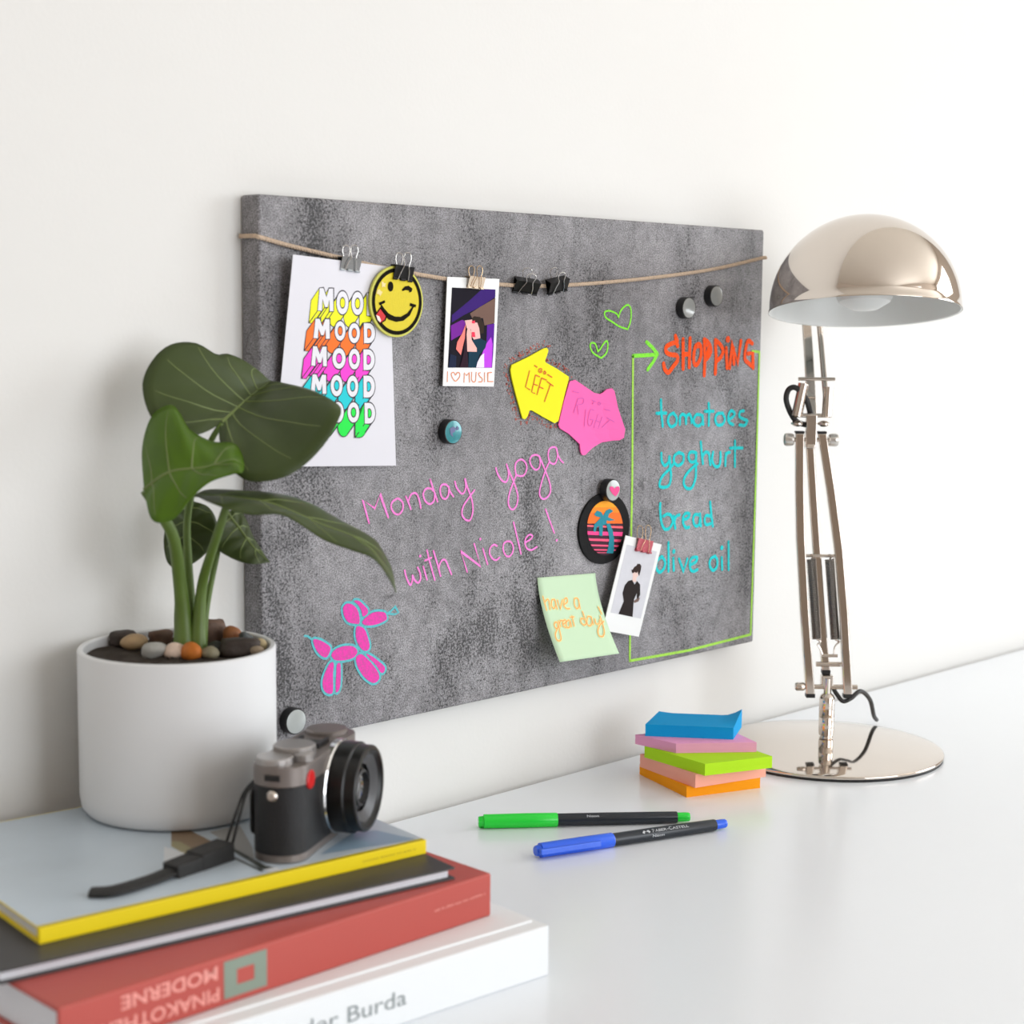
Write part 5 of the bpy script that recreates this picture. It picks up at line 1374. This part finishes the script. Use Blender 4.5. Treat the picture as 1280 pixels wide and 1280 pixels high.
def pebbles():
    for (x, y), (sx, sy, sz), cn, lab in DATA['pebbles']:
        p = Vector((x / 1000, y / 1000))
        c = Vector((POT.x, POT.y))
        rr = max(sx, sy) / 1000 * 0.60
        lim = PR - 0.0045 - rr
        if (p - c).length > lim:
            p = c + (p - c).normalized() * lim
        bm = bmesh.new()
        bmesh.ops.create_icosphere(bm, subdivisions=3, radius=1.0)
        ph = [random.uniform(0, 6.28) for _ in range(6)]
        ang = cn in ('bark', 'darkstone', 'slate')
        for v in bm.verts:
            d = v.co.copy()
            k = 1 + 0.13 * math.sin(2.3 * d.x + ph[0]) * math.cos(1.9 * d.y + ph[1]) + 0.09 * math.sin(3.1 * d.z + ph[2] + d.x)
            if ang:
                mx = max(abs(d.x), abs(d.y), abs(d.z))
                k *= 0.25 + 0.75 / max(mx, 0.6) * 0.82
            v.co = Vector((d.x * sx, d.y * sy, d.z * sz)) * k * 0.00078
        me = bpy.data.meshes.new('pebble')
        bm.to_mesh(me)
        bm.free()
        o = link('pebble', me, mat('stone_' + cn, PEB[cn], 0.6, 0, 0.4, bump=0.3, bscale=400, vary=0.25, vscale=180), None, smooth=True)
        o.location = (p.x, p.y, POT.z + 0.1016 + sz * 0.00058)
        o.rotation_euler = (random.uniform(-.15, .15), random.uniform(-.15, .15) + (0.5 if cn == 'slate' else 0), random.uniform(-0.5, 0.2) if ang else random.uniform(0, 6))
        tag(o, lab, 'pebble', 'pebbles in the plant pot')


pebbles()


# ------------------------------------------------------------------ compact camera
def compact_camera():
    ang = math.atan2(0.49, 0.87)
    r = thing('camera', 'black and grey compact camera with a large lens on the yellow paperback', 'camera', (-0.1375, -0.2105, 0.0763), ang)
    # local x along the body, -y towards the lens, z up
    L, D, H = 0.112, 0.034, 0.0605

    def plan(grow=0.0):
        rr = D / 2 + grow
        out = []
        for i in range(13):
            a = PI / 2 + PI * i / 12
            out.append((D / 2 + rr * math.cos(a) * 0.9, rr * math.sin(a)))
        for i in range(13):
            a = -PI / 2 + PI * i / 12
            out.append((L - D / 2 + rr * math.cos(a) * 0.9, rr * math.sin(a)))
        return out
    gun = mat('gunmetal_grey', rgb(128, 120, 116), 0.4, 0.6, 0.5, bump=0.06, bscale=1500, vary=0.04, vscale=60)
    gun2 = mat('satin_grey_metal', rgb(168, 164, 162), 0.35, 0.7, vary=0.04, vscale=60)
    hide = mat('black_leatherette', rgb(28, 28, 30), 0.5, 0, 0.4, bump=0.5, bscale=900, vary=0.15, vscale=300)
    lens_m = mat('satin_black_metal', rgb(14, 14, 15), 0.32, 0.2, vary=0.1, vscale=120)
    b = MB()
    b.prism(plan(0.0), 0.005, 0.0465)
    b.build('body', hide, r, smooth=True)
    b = MB()
    b.prism(plan(-0.0003), 0.0, 0.005)
    b.build('base_plate', gun, r, bevel=0.0006, smooth=True)
    b = MB()
    b.prism(plan(0.0002), 0.0465, 0.0585)
    b.build('top_plate', gun, r, bevel=0.0012, smooth=True)

    def dial(name, x, y, rr, z0, h, m, k=0):
        q = MB()
        q.lathe([(0, z0), (rr, z0), (rr, z0 + h - 0.0006), (rr - 0.0006, z0 + h), (0, z0 + h)], 40)
        if k:
            for j in range(k):
                a = 2 * PI * j / k
                q.box((rr * math.cos(a), rr * math.sin(a), z0 + h / 2), (0.0005, 0.0005, h * 0.8))
        return q.build(name, m, r, loc=(x, y, 0), smooth=True)
    dial('thumb_wheel', 0.0150, 0.0035, 0.0112, 0.0585, 0.0042, gun2)
    dial('shutter_dial', 0.0350, -0.001, 0.0128, 0.0585, 0.0070, gun2, 44)
    dial('aperture_dial', 0.0260, -0.0105, 0.0062, 0.0585, 0.0045, gun2, 24)
    q = MB()
    q.lathe([(0, 0), (0.0135, 0), (0.0135, 0.0020), (0.0125, 0.0028), (0, 0.0030)], 40)
    q.build('flash_cover', gun, r, loc=(0.094, 0.001, 0.0585), smooth=True)
    q = MB()
    for y in (-0.0085, 0.0085):
        q.box((0.062, y, 0.0600), (0.018, 0.0022, 0.003))
    q.box((0.062, 0, 0.0588), (0.018, 0.017, 0.0008))
    q.build('hot_shoe', M_black, r)
    q = MB()
    q.box((0.0012, -0.0005, 0.0525), (0.0012, 0.0095, 0.0034))
    q.build('side_window', M_black, r)
    q = MB()
    M = Matrix.Translation((0.0012, -0.001, 0.0420)) @ Matrix.Rotation(-PI / 2, 4, 'Y')
    q.lathe([(0, 0.0035), (0.0022, 0.0035), (0.0028, 0.0022), (0.0034, 0.0016), (0.0034, 0.0), (0.0, 0.0)], 24, M)
    q.build('strap_lug', M_chrome_r, r, smooth=True)
    # red round badge on the front
    q = MB()
    M = Matrix.Translation((0.0200, -D / 2 - 0.0002, 0.0485)) @ Matrix.Rotation(PI / 2, 4, 'X')
    q.lathe([(0, 0.001), (0.0052, 0.001), (0.0058, 0.0004), (0.0058, -0.001), (0, -0.001)], 32, M)
    q.build('red_badge', mat('red_enamel', rgb(196, 34, 34), 0.3, 0, 0.5, vary=0.04), r, smooth=True)['label'] = 'round red badge'
    # lens barrel
    lx, lz, y0 = 0.068, 0.0315, -D / 2
    M = Matrix.Translation((lx, y0, lz)) @ Matrix.Rotation(PI / 2, 4, 'X')
    q = MB()
    q.lathe([(0.0, -0.002), (0.0296, -0.002), (0.0296, 0.0016), (0.0288, 0.0024), (0.0, 0.0024)], 64, M)
    q.build('lens_ring', mat('bright_chrome', rgb(226, 226, 226), 0.12, 1.0, vary=0.02), r, smooth=True)['label'] = 'bright chrome lens ring'
    q = MB()
    q.lathe([(0.0, 0.002), (0.0287, 0.002), (0.0287, 0.0125), (0.0280, 0.0133), (0.0272, 0.0137), (0.0272, 0.0200), (0.0264, 0.0208), (0.0244, 0.0208), (0.0235, 0.0190), (0.0165, 0.0150), (0.0165, 0.0135), (0.0, 0.0135)], 64, M)
    lens = q.build('lens_barrel', lens_m, r, smooth=True)
    q = MB()
    q.lathe([(0.0165, 0.0148), (0.0220, 0.0180), (0.0212, 0.0185), (0.0150, 0.0152)], 56, M)
    q.build('inner_ring', mat('dark_grey_ring', rgb(66, 66, 68), 0.4, 0.3, vary=0.05), lens, smooth=True)
    q = MB()
    q.lathe([(0.0115, 0.0137), (0.0115, 0.0160), (0.0100, 0.0165), (0.0090, 0.0139)], 48, M)
    q.build('glass_ring', M_black, lens, smooth=True)
    q = MB()
    q.lathe([(0.0094, 0.0138), (0.006, 0.0150), (0.003, 0.0155), (0.0, 0.0157)], 48, M)
    q.build('front_glass', mat('coated_lens_glass', rgb(30, 32, 30), 0.05, 0, 0.8, coat=1.0, vary=0.1), lens, smooth=True)
    # rear thumb rest
    q = MB()
    q.prism(rrect(0.024, 0.030, 0.006), 0, 0.0016, Matrix.Translation((0.022, D / 2 - 0.0006, 0.028)) @ XZ)
    q.build('thumb_rest', M_black, r, bevel=0.0008)
    # carrying strap: two cords from behind the body, a leather keeper and the strap running off to the left
    inv = (Matrix.Translation((-0.1375, -0.2105, 0.0763)) @ Matrix.Rotation(ang, 4, 'Z')).inverted()
    loc = lambda p: inv @ (Vector(p) / 1000)
    S = DATA['strap']
    strap_m = mat('black_strap_leather', rgb(34, 33, 32), 0.55, 0, 0.4, bump=0.3, bscale=700, vary=0.1, vscale=200)
    k0, k1, k2, k3 = (loc(S[k]) for k in ('k0', 'k1', 'k2', 'k3'))
    for dz in (-0.0022, 0.0022):
        q = MB()
        pts = [k0 + Vector((0.002, dz, 0)), Vector((0.0015, D / 2 + 0.0045 + dz * .6, 0.0300)), Vector((0.016, D / 2 + 0.0050 + dz * .4, 0.040)), Vector((0.05, D / 2 + 0.005 + dz * .4, 0.043)), Vector((0.104, D / 2 + 0.003, 0.040)), Vector((0.1105, D / 2 - 0.009, 0.041))]
        q.tube(catmull(pts, 8), 0.0009, 8)
        q.build('strap_cord', strap_m, r, smooth=True)

    def slab(name, a_, b_, w, t):
        q = MB()
        d = (b_ - a_)
        dl = d.length
        d.normalize()
        up = Vector((0, 0, 1))
        sd = up.cross(d).normalized()
        M_ = Matrix((d, sd, d.cross(sd))).transposed()
        q.box(tuple((a_ + b_) / 2), (dl, w, t), M_)
        return q.build(name, strap_m, r, bevel=0.0012, seg=3)
    slab('strap_keeper', k0, k1, 0.0150, 0.0120)
    slab('strap', k1 + (k1 - k2) * 0.1, k2, 0.0140, 0.0095)
    q = MB()
    lp = [k2, k2 + (k2 - k1) * 0.9, k3 + Vector((-0.004, 0.002, -0.0005))]
    # strap tail lies flat on the cover and bends back towards the pot
    tail = catmull([tuple(v) for v in lp] + [tuple(k3 + Vector((-0.008, 0.014, -0.0015)))], 8)
    q.tube(tail, 0.0052, 10, squash=(0.5, 1.2))
    q.build('strap', strap_m, r, smooth=True)


compact_camera()


# ------------------------------------------------------------------ pens
def pen(label, a_, b_, roll, c0, c1, t0, colour, texts, clip_ang):
    """a_ = cap end, b_ = tail end on the desk; c0, c1 = cap end / barrel end along the pen"""
    A, B = Vector((*a_, 0.0056)), Vector((*b_, 0.0048))
    d = B - A
    L = d.length
    r = thing('pen', label, 'pen', (a_[0], a_[1], 0), group='felt tip pens on the desk')
    X = d.normalized()
    Z = (Vector((0, 0, 1)) - X * X.z).normalized()
    Y = Z.cross(X)
    r.matrix_world = Matrix.Translation(A) @ Matrix((X, Y, Z)).transposed().to_4x4()
    cm = mat(colour[0], colour[1], 0.22, 0, 0.5, vary=0.03, vscale=120)
    bm_ = mat('black_blue_barrel', rgb(30, 36, 44), 0.28, 0, 0.5, vary=0.05, vscale=120)
    RX = Matrix.Rotation(PI / 2, 4, 'Y')
    q = MB()
    q.lathe([(0, 0), (0.0036, 0), (0.0040, 0.0008), (0.0044, 0.004), (0.0056, 0.0042), (0.0056, 0.010), (0.0058, c0 * 0.6), (0.0056, c0 - 0.0006), (0.0053, c0), (0, c0)], 40, RX)
    cap = q.build('cap', cm, r, smooth=True)
    q = MB()
    q.lathe([(0, c0 - 0.001), (0.0050, c0 - 0.001), (0.0050, c0 + 0.4 * (c1 - c0)), (0.0046, c1 - 0.001), (0.0044, c1), (0, c1)], 40, RX)
    q.build('barrel', bm_, r, smooth=True)
    q = MB()
    q.lathe([(0, c1 - 0.0005), (0.0037, c1 - 0.0005), (0.0037, L - 0.003), (0.0035, L - 0.0008), (0.0030, L), (0, L)], 32, RX)
    q.build('tail_plug', cm, r, smooth=True)
    # pocket clip moulded on the cap
    q = MB()
    M = Matrix.Rotation(clip_ang, 4, 'X')
    q.box((c0 * 0.40, 0, 0.0074), (c0 * 0.78, 0.0046, 0.0024), None)
    q.box((0.0042, 0, 0.0058), (0.0064, 0.0046, 0.0048), None)
    q.v = [tuple(M @ Vector(v)) for v in q.v]
    q.build('pocket_clip', cm, cap, bevel=0.0007, seg=3)
    wm = mat('silver_grey_print', rgb(196, 200, 204), 0.5, vary=0.03)
    for body, size, x0, h0, wdt, ser in texts:
        vs, fs, w = text_mesh(body, size, 0.00003)
        sx = wdt / w
        R_ = 0.00508
        q = MB()
        out = []
        for u, v in vs:
            a = roll - (h0 + v) / R_
            out.append((x0 + u * sx, -R_ * math.cos(a) * 1.0, -R_ * math.sin(a)))
        q.add(out, fs)
        o = link('printed_lettering', q.mesh('printed_lettering', fix=False), wm, r)
        o['label'] = 'pale printed lettering'
    return r


M_gp = ('neon_green_plastic', rgb(36, 220, 62))
M_bp = ('bright_blue_plastic', rgb(40, 98, 230))
pg = pen('green capped black felt tip pen lying behind the blue capped one', (0.1746, -0.0693), (0.3077, -0.1757), -0.55, 0.0630, 0.1600, 0, M_gp,
         [('Neon', 0.0030, 0.0860, 0.0002, 0.0100, 0)], math.radians(-150))
pb = pen('blue capped black felt tip pen lying in front of the green one', (0.1533, -0.1518), (0.3148, -0.2064), -0.50, 0.0665, 0.1600, 0, M_bp,
         [('F', 0.0042, 0.1000, 0.0006, 0.0024, 0), ('ABER', 0.0032, 0.1028, 0.0006, 0.0104, 0), ('-C', 0.0042, 0.1137, 0.0006, 0.0046, 0), ('ASTELL', 0.0032, 0.1187, 0.0006, 0.0146, 0), ('Neon', 0.0030, 0.0995, -0.0034, 0.0110, 0)], math.radians(82))
# small jousting riders mark before the maker's lettering
q = MB()
for pts in ([(0.0912, 0.0006), (0.0926, 0.0026), (0.0940, 0.0022), (0.0948, 0.0010), (0.0936, 0.0012), (0.0930, -0.0002)], [(0.0950, 0.0010), (0.0958, 0.0024), (0.0972, 0.0026), (0.0986, 0.0008), (0.0970, -0.0002), (0.0962, 0.0010)]):
    R_ = 0.00508
    tris = tessellate_polygon([[Vector((x, y, 0)) for x, y in pts]])
    q.add([(x, -R_ * math.cos(-0.50 - (0.0004 + y) / R_), -R_ * math.sin(-0.50 - (0.0004 + y) / R_)) for x, y in pts], [tuple(t) for t in tris])
o = link('riders_mark', q.mesh('riders_mark', fix=False), MATS['silver_grey_print'], pb)
o['label'] = 'pale printed mark'


# ------------------------------------------------------------------ sticky note pads
def pad(label, quad, z0, z1, m, curl=None):
    c = Vector((sum(q[0] for q in quad) / 4, sum(q[1] for q in quad) / 4))
    r = thing('sticky_note_pad', label, 'sticky notes', (c.x, c.y, z0), group='sticky note pads in the stack')
    P = [Vector((q[0] - c.x, q[1] - c.y)) for q in quad]   # front, right, back, left
    n = 12
    h = z1 - z0
    b = MB()
    vs, fs = [], []
    lay = 5
    sh = [random.uniform(-0.0003, 0.0003) for _ in range(lay + 1)]
    for k in range(lay + 1):
        for j in range(n + 1):
            for i in range(n + 1):
                u, v = i / n, j / n
                q = (P[0] * (1 - u) + P[1] * u) * (1 - v) + (P[3] * (1 - u) + P[2] * u) * v
                zz = h * k / lay
                if curl and k > 0:
                    zz += curl(u, v) * (k / lay)
                vs.append(Vector((q.x + sh[k], q.y + sh[k] * 0.5, zz)))
    S = (n + 1) ** 2
    for k in (0, lay):
        for j in range(n):
            for i in range(n):
                o_ = k * S + j * (n + 1) + i
                fs.append((o_, o_ + 1, o_ + n + 2, o_ + n + 1))
    ring = [i for i in range(n + 1)] + [j * (n + 1) + n for j in range(1, n + 1)] + [n * (n + 1) + i for i in range(n - 1, -1, -1)] + [j * (n + 1) for j in range(n - 1, 0, -1)]
    for k in range(lay):
        for a_, b_ in zip(ring, ring[1:] + ring[:1]):
            fs.append((k * S + a_, k * S + b_, (k + 1) * S + b_, (k + 1) * S + a_))
    b.add(vs, fs)
    b.build('note_block', m, r, smooth=True)
    return r


def papers(name, col):
    return mat(name, col, 0.7, 0, 0.2, bump=0.2, bscale=1500, vary=0.03, vscale=60)


pad('orange sticky note pad lying on the desk, bottom of the pad stack', [(.3618, -.1294), (.4311, -.155), (.4575, -.084), (.3888, -.0548)], 0.0, 0.0092, papers('neon_orange_pad', rgb(255, 160, 8)))
pad('salmon pink sticky note pad directly on the orange one', [(.3652, -.1359), (.4371, -.1563), (.4575, -.0835), (.3830, -.0600)], 0.0092, 0.0206, papers('salmon_pad', rgb(255, 176, 156)))
pad('lime green sticky note pad in the middle of the stack', [(.3679, -.1436), (.4300, -.1677), (.4460, -.0960), (.3770, -.0699)], 0.0206, 0.0308, papers('lime_pad', rgb(182, 232, 34)))
pad('lilac pink sticky note pad under the blue one', [(.3777, -.1044), (.4316, -.1498), (.4560, -.0950), (.3762, -.0598)], 0.0308, 0.0392, papers('lilac_pink_pad', rgb(242, 166, 206)))
pad('blue sticky note pad with a curled corner on top of the stack', [(.3786, -.0690), (.4247, -.1298), (.4660, -.1080), (.4215, -.0490)], 0.0392, 0.0497, papers('blue_pad', rgb(8, 156, 218)),
    lambda u, v: 0.0060 * (max(0, u - 0.80) / 0.20) ** 1.5 * max(0, v - 0.1) / 0.9 + 0.0012 * max(0, 0.15 - u) / 0.15 * v)


# ------------------------------------------------------------------ desk lamp
def desk_lamp():
    yaw = -0.7960
    r = thing('desk_lamp', 'chrome architect desk lamp with dome shade and round base at the right', 'lamp', (0.5775, -0.1253, 0), yaw)
    mm = lambda *p: tuple(v / 1000 for v in p)

    def bar(name, pts, w, d, m, parent=r, cap=True):
        """flat sided tube through points"""
        b = MB()
        P = [Vector(p) / 1000 for p in pts]
        n = len(P)
        vs, fs = [], []
        for i, p in enumerate(P):
            for sx, sy in ((-1, -1), (1, -1), (1, 1), (-1, 1)):
                vs.append(p + Vector((sx * w / 2000, sy * d / 2000, 0)))
        for i in range(n - 1):
            for j in range(4):
                j2 = (j + 1) % 4
                fs.append((i * 4 + j, i * 4 + j2, (i + 1) * 4 + j2, (i + 1) * 4 + j))
        fs += [(0, 3, 2, 1), tuple((n - 1) * 4 + j for j in range(4))]
        b.add(vs, fs)
        return b.build(name, m, parent, bevel=0.0010, seg=3, smooth=True)

    def rod(name, a_, b_, rad, m=M_chrome, parent=r, n=18):
        b = MB()
        b.tube([mm(*a_), mm(*b_)], rad / 1000, n)
        return b.build(name, m, parent, smooth=True)
    # base: heavy disc, slightly domed, dark felt edge below
    b = MB()
    b.lathe([(0, 0.0), (0.1055, 0.0), (0.1058, 0.0025), (0, 0.0025)], 96)
    b.build('felt_pad', M_black, r, smooth=True)
    b = MB()
    cap = [(0.1052 * (1 - i / 20), 0.0050 + 0.0092 * (1 - (1 - i / 20) ** 2)) for i in range(21)]
    b.lathe([(0, 0.0024), (0.1058, 0.0024), (0.1064, 0.0036), (0.1060, 0.0046)] + cap, 128)
    b.build('base', M_chrome, r, smooth=True, angle=50)
    b = MB()
    b.lathe([(0, 0.012), (0.0066, 0.012), (0.0066, 0.0145), (0.0056, 0.0155), (0.0066, 0.0165), (0.0070, 0.0190), (0.0072, 0.0330), (0.0069, 0.0335), (0.0072, 0.0340), (0.0072, 0.0510), (0.0062, 0.0540), (0.0036, 0.0560), (0.0036, 0.0700), (0, 0.0700)], 40)
    b.build('post', M_chrome, r, loc=(-0.0018, 0, 0), smooth=True)
    # lower hinge
    ax = rod('hinge_rod', (-29, 0, 62), (26, 0, 62), 2.3)
    b = MB()
    b.lathe([(0, -0.0045), (0.0030, -0.0045), (0.0040, -0.0030), (0.0040, 0.003), (0.0030, 0.0045), (0, 0.0045)], 24, Matrix.Translation((-0.0275, 0, 0.062)) @ Matrix.Rotation(PI / 2, 4, 'Y'))
    b.build('hinge_knob', M_chrome_r, ax, smooth=True)
    rod('hinge_rod', (-12, 7, 82), (11, 7, 82), 2.4)
    q = MB()
    q.box((-0.002, 0.003, 0.0665), (0.011, 0.010, 0.012))
    q.build('hinge_block', M_chrome_r, r, bevel=0.001)
    # lower arm: two outer bars and a middle bar
    lb = bar('arm_bar', [(-17.8, 0, 55), (-24.6, 5, 130), (-29.6, 10, 200), (-31.2, 14, 250), (-31.8, 18, 297.5)], 8.2, 8, M_chrome)
    rbx = bar('arm_bar', [(17.2, 0, 55), (11.8, 5, 130), (6.0, 10, 190), (-2.2, 14, 245), (-11.2, 18, 297.5)], 8.2, 8, M_chrome)
    mb_ = bar('arm_bar', [(-2.3, 9, 76), (-8.0, 12, 130), (-12.9, 15, 184), (-17.4, 18, 235), (-21.4, 20, 284)], 7.6, 7, M_chrome)
    for pr, p, w in ((lb, (-17.8, 0, 54), 8.4), (rbx, (17.2, 0, 54), 8.4), (mb_, (-2.2, 9, 74.6), 7.8)):
        q = MB()
        q.box(mm(*p), (w / 1000, w / 1000, 0.0040))
        q.build('end_cap', M_black, pr, bevel=0.0005)
    for pr, p in ((lb, (-31.8, 18, 298.4)), (rbx, (-11.2, 18, 298.4)), (mb_, (-21.4, 20, 285))):
        q = MB()
        q.box(mm(*p), (0.0084, 0.0082, 0.0020))
        q.build('end_cap', M_black, pr, bevel=0.0004)
    # springs between the bars
    rod('spring_rod', (-30, 9, 184), (6, 9, 184), 1.5)
    rod('spring_rod', (-7.5, 5, 90.5), (7.5, 5, 90.5), 1.6)
    for a_, b_ in (((-19.0, 8, 181), (-12.2, 5, 106)), ((-2.2, 8, 181), (5.0, 5, 106))):
        A, B = Vector(a_) / 1000, Vector(b_) / 1000
        d = (B - A).normalized()
        u = d.cross(Vector((0, 1, 0))).normalized()
        w = d.cross(u)
        turns, per = 46, 10
        pts = []
        for i in range(turns * per + 1):
            a = 2 * PI * i / per
            pts.append(A.lerp(B, i / (turns * per)) + (u * math.cos(a) + w * math.sin(a)) * 0.0038)
        q = MB()
        q.tube(pts, 0.00078, 6)
        sp = q.build('spring', M_spring, r, smooth=True)
        q = MB()
        q.tube(catmull([tuple(A), tuple(A + Vector((0.0015, 0, 0.002))), tuple(A + Vector((0, 0, 0.0042))), tuple(A + Vector((-0.0015, 0, 0.002)))], 5), 0.0008, 6)
        q.build('spring_hook', M_chrome_r, sp, smooth=True)
        q = MB()
        e = Vector((math.copysign(0.0052, B.x + 0.004) - 0.001, 0.005, 0.0905))
        q.tube(catmull([tuple(B), tuple(B + Vector((0.0034, 0, -0.0022))), tuple(B + Vector((0.001, 0, -0.0052))), tuple(B.lerp(e, 0.55)), tuple(e)], 6), 0.0009, 7)
        q.build('spring_hook', M_chrome_r, sp, smooth=True)
    # knee with two round knobs
    kn = rod('knee_rod', (-42, 18, 291.3), (0, 18, 291.3), 2.0)
    for x, s in ((-41.5, -1), (-0.2, 1)):
        q = MB()
        M = Matrix.Translation((x / 1000, 0.018, 0.2913)) @ Matrix.Rotation(s * PI / 2, 4, 'Y')
        q.lathe([(0, -0.0045), (0.0046, -0.0045), (0.0058, -0.0035), (0.0062, -0.001), (0.0062, 0.0022), (0.0054, 0.0040), (0.003, 0.0048), (0, 0.0048)], 28, M)
        q.build('knob', mat('clear_grey_knob', rgb(206, 202, 196), 0.15, 0.7, vary=0.05), kn, smooth=True)
    # upper arm
    bar('arm_bar', [(-21.9, 14, 284), (-20.2, 24, 318), (-17.6, 66, 372), (-16.2, 93, 405), (-15.6, 99, 426)], 8.6, 6, M_chrome)
    q = MB()
    q.tube([mm(-7.2, 20, 322), mm(-5.2, 64, 372), mm(-4.0, 93, 405), mm(-3.4, 99, 428)], 0.0027, 16)
    q.build('arm_rod', M_chrome, r, smooth=True)
    rod('cross_rod', (-34.5, 18, 347.6), (-0.5, 18, 347.6), 1.7)
    rod('cross_rod', (-37.5, 16, 314), (-3.2, 16, 314), 2.0)
    rod('spring_sleeve', (-35.6, 14, 313), (-29.4, 18, 343), 5.0, M_chrome_r, n=28)
    rod('spring_sleeve', (-7.9, 14, 313), (-6.4, 18, 340), 4.6, M_chrome_r, n=28)
    for x in (-35.0, -10.4):
        q = MB()
        q.lathe([(0, -0.003), (0.003, -0.0026), (0.0056, -0.0008), (0.0056, 0.0008), (0.003, 0.0026), (0, 0.003)], 24, Matrix.Translation((x / 1000, 0.014, 0.3066)))
        q.build('wing_screw', M_chrome_r, r, smooth=True)
    q = MB()
    q.box((-0.0216, 0.016, 0.300), (0.010, 0.008, 0.030))
    q.build('knee_block', M_chrome_r, r, bevel=0.001)
    # power cable
    cab = mat('black_cable', rgb(36, 34, 34), 0.5, vary=0.1)
    q = MB()
    q.tube(catmull([mm(-22, 20, 304), mm(-35.5, 20, 309), mm(-44.6, 18, 326), mm(-43.5, 17, 337), mm(-37.0, 16, 339.5), mm(-28, 16, 331), mm(-22.5, 20, 318), mm(-20, 24, 308)], 8), 0.0026, 12)
    q.build('cable', cab, r, smooth=True)
    q = MB()
    q.tube(catmull([mm(3, 3, 62), mm(8, 4, 54), mm(14, 4, 47.5), mm(22, 6, 50), mm(32, 14, 55), mm(46, 36, 42), mm(60, 80, 16), mm(70, 112, 4)], 8), 0.0021, 12)
    q.build('cable', cab, r, smooth=True)
    # dome shade, tipped back so that its white inside shows
    sh = bpy.data.objects.new('lamp_shade', None)
    R_ = 0.0855
    tilt = math.radians(-9.5)
    HM = Matrix.Translation((0.0194, -0.008, 0.4105)) @ Matrix.Rotation(tilt, 4, 'X')
    b = MB()
    prof = [(R_ + 0.0006, -0.0012), (R_ + 0.0006, 0.0006), (R_, 0.0012)] + [(R_ * math.cos(a), 0.002 + 0.0845 * math.sin(a)) for a in (PI / 2 * i / 26 for i in range(1, 27))]
    prof[-1] = (0.0, prof[-1][1])
    bpy.data.objects.remove(sh)
    b.lathe(prof, 96, HM)
    shade = b.build('lamp_shade', M_chrome, r, smooth=True, angle=60)
    b = MB()
    prof = [(R_ + 0.0004, -0.0012), (R_ - 0.0012, -0.0006)] + [((R_ - 0.0014) * math.cos(a), 0.0005 + 0.083 * math.sin(a)) for a in (PI / 2 * i / 20 for i in range(0, 21))]
    prof[-1] = (0.0, prof[-1][1])
    b.lathe(prof, 96, HM)
    b.build('shade_lining', M_white_in, shade, smooth=True)
    b = MB()
    b.lathe([(0, 0.078), (0.020, 0.078), (0.020, 0.035), (0.018, 0.030), (0, 0.030)], 40, HM)
    b.build('bulb_socket', mat('pale_grey_socket', rgb(186, 190, 190), 0.4, vary=0.03), shade, smooth=True)
    b = MB()
    b.lathe([(0.014, 0.031), (0.020, 0.022), (0.0265, 0.010), (0.0275, 0.0), (0.023, -0.010), (0.012, -0.0165), (0, -0.018)], 40, HM)
    b.v = [tuple(HM @ Vector((0, 0, 0.018)) + (Vector(v) - HM @ Vector((0, 0, 0)))) for v in b.v]
    b.build('bulb', mat('frosted_bulb', rgb(226, 228, 226), 0.4, vary=0.02), shade, smooth=True)
    q = MB()
    q.tube(catmull([mm(-15, 98, 424), mm(-8, 103, 442), mm(6, 98, 456), mm(16, 70, 461)], 8), 0.0035, 14)
    q.build('shade_bracket', M_chrome, r, smooth=True)


desk_lamp()
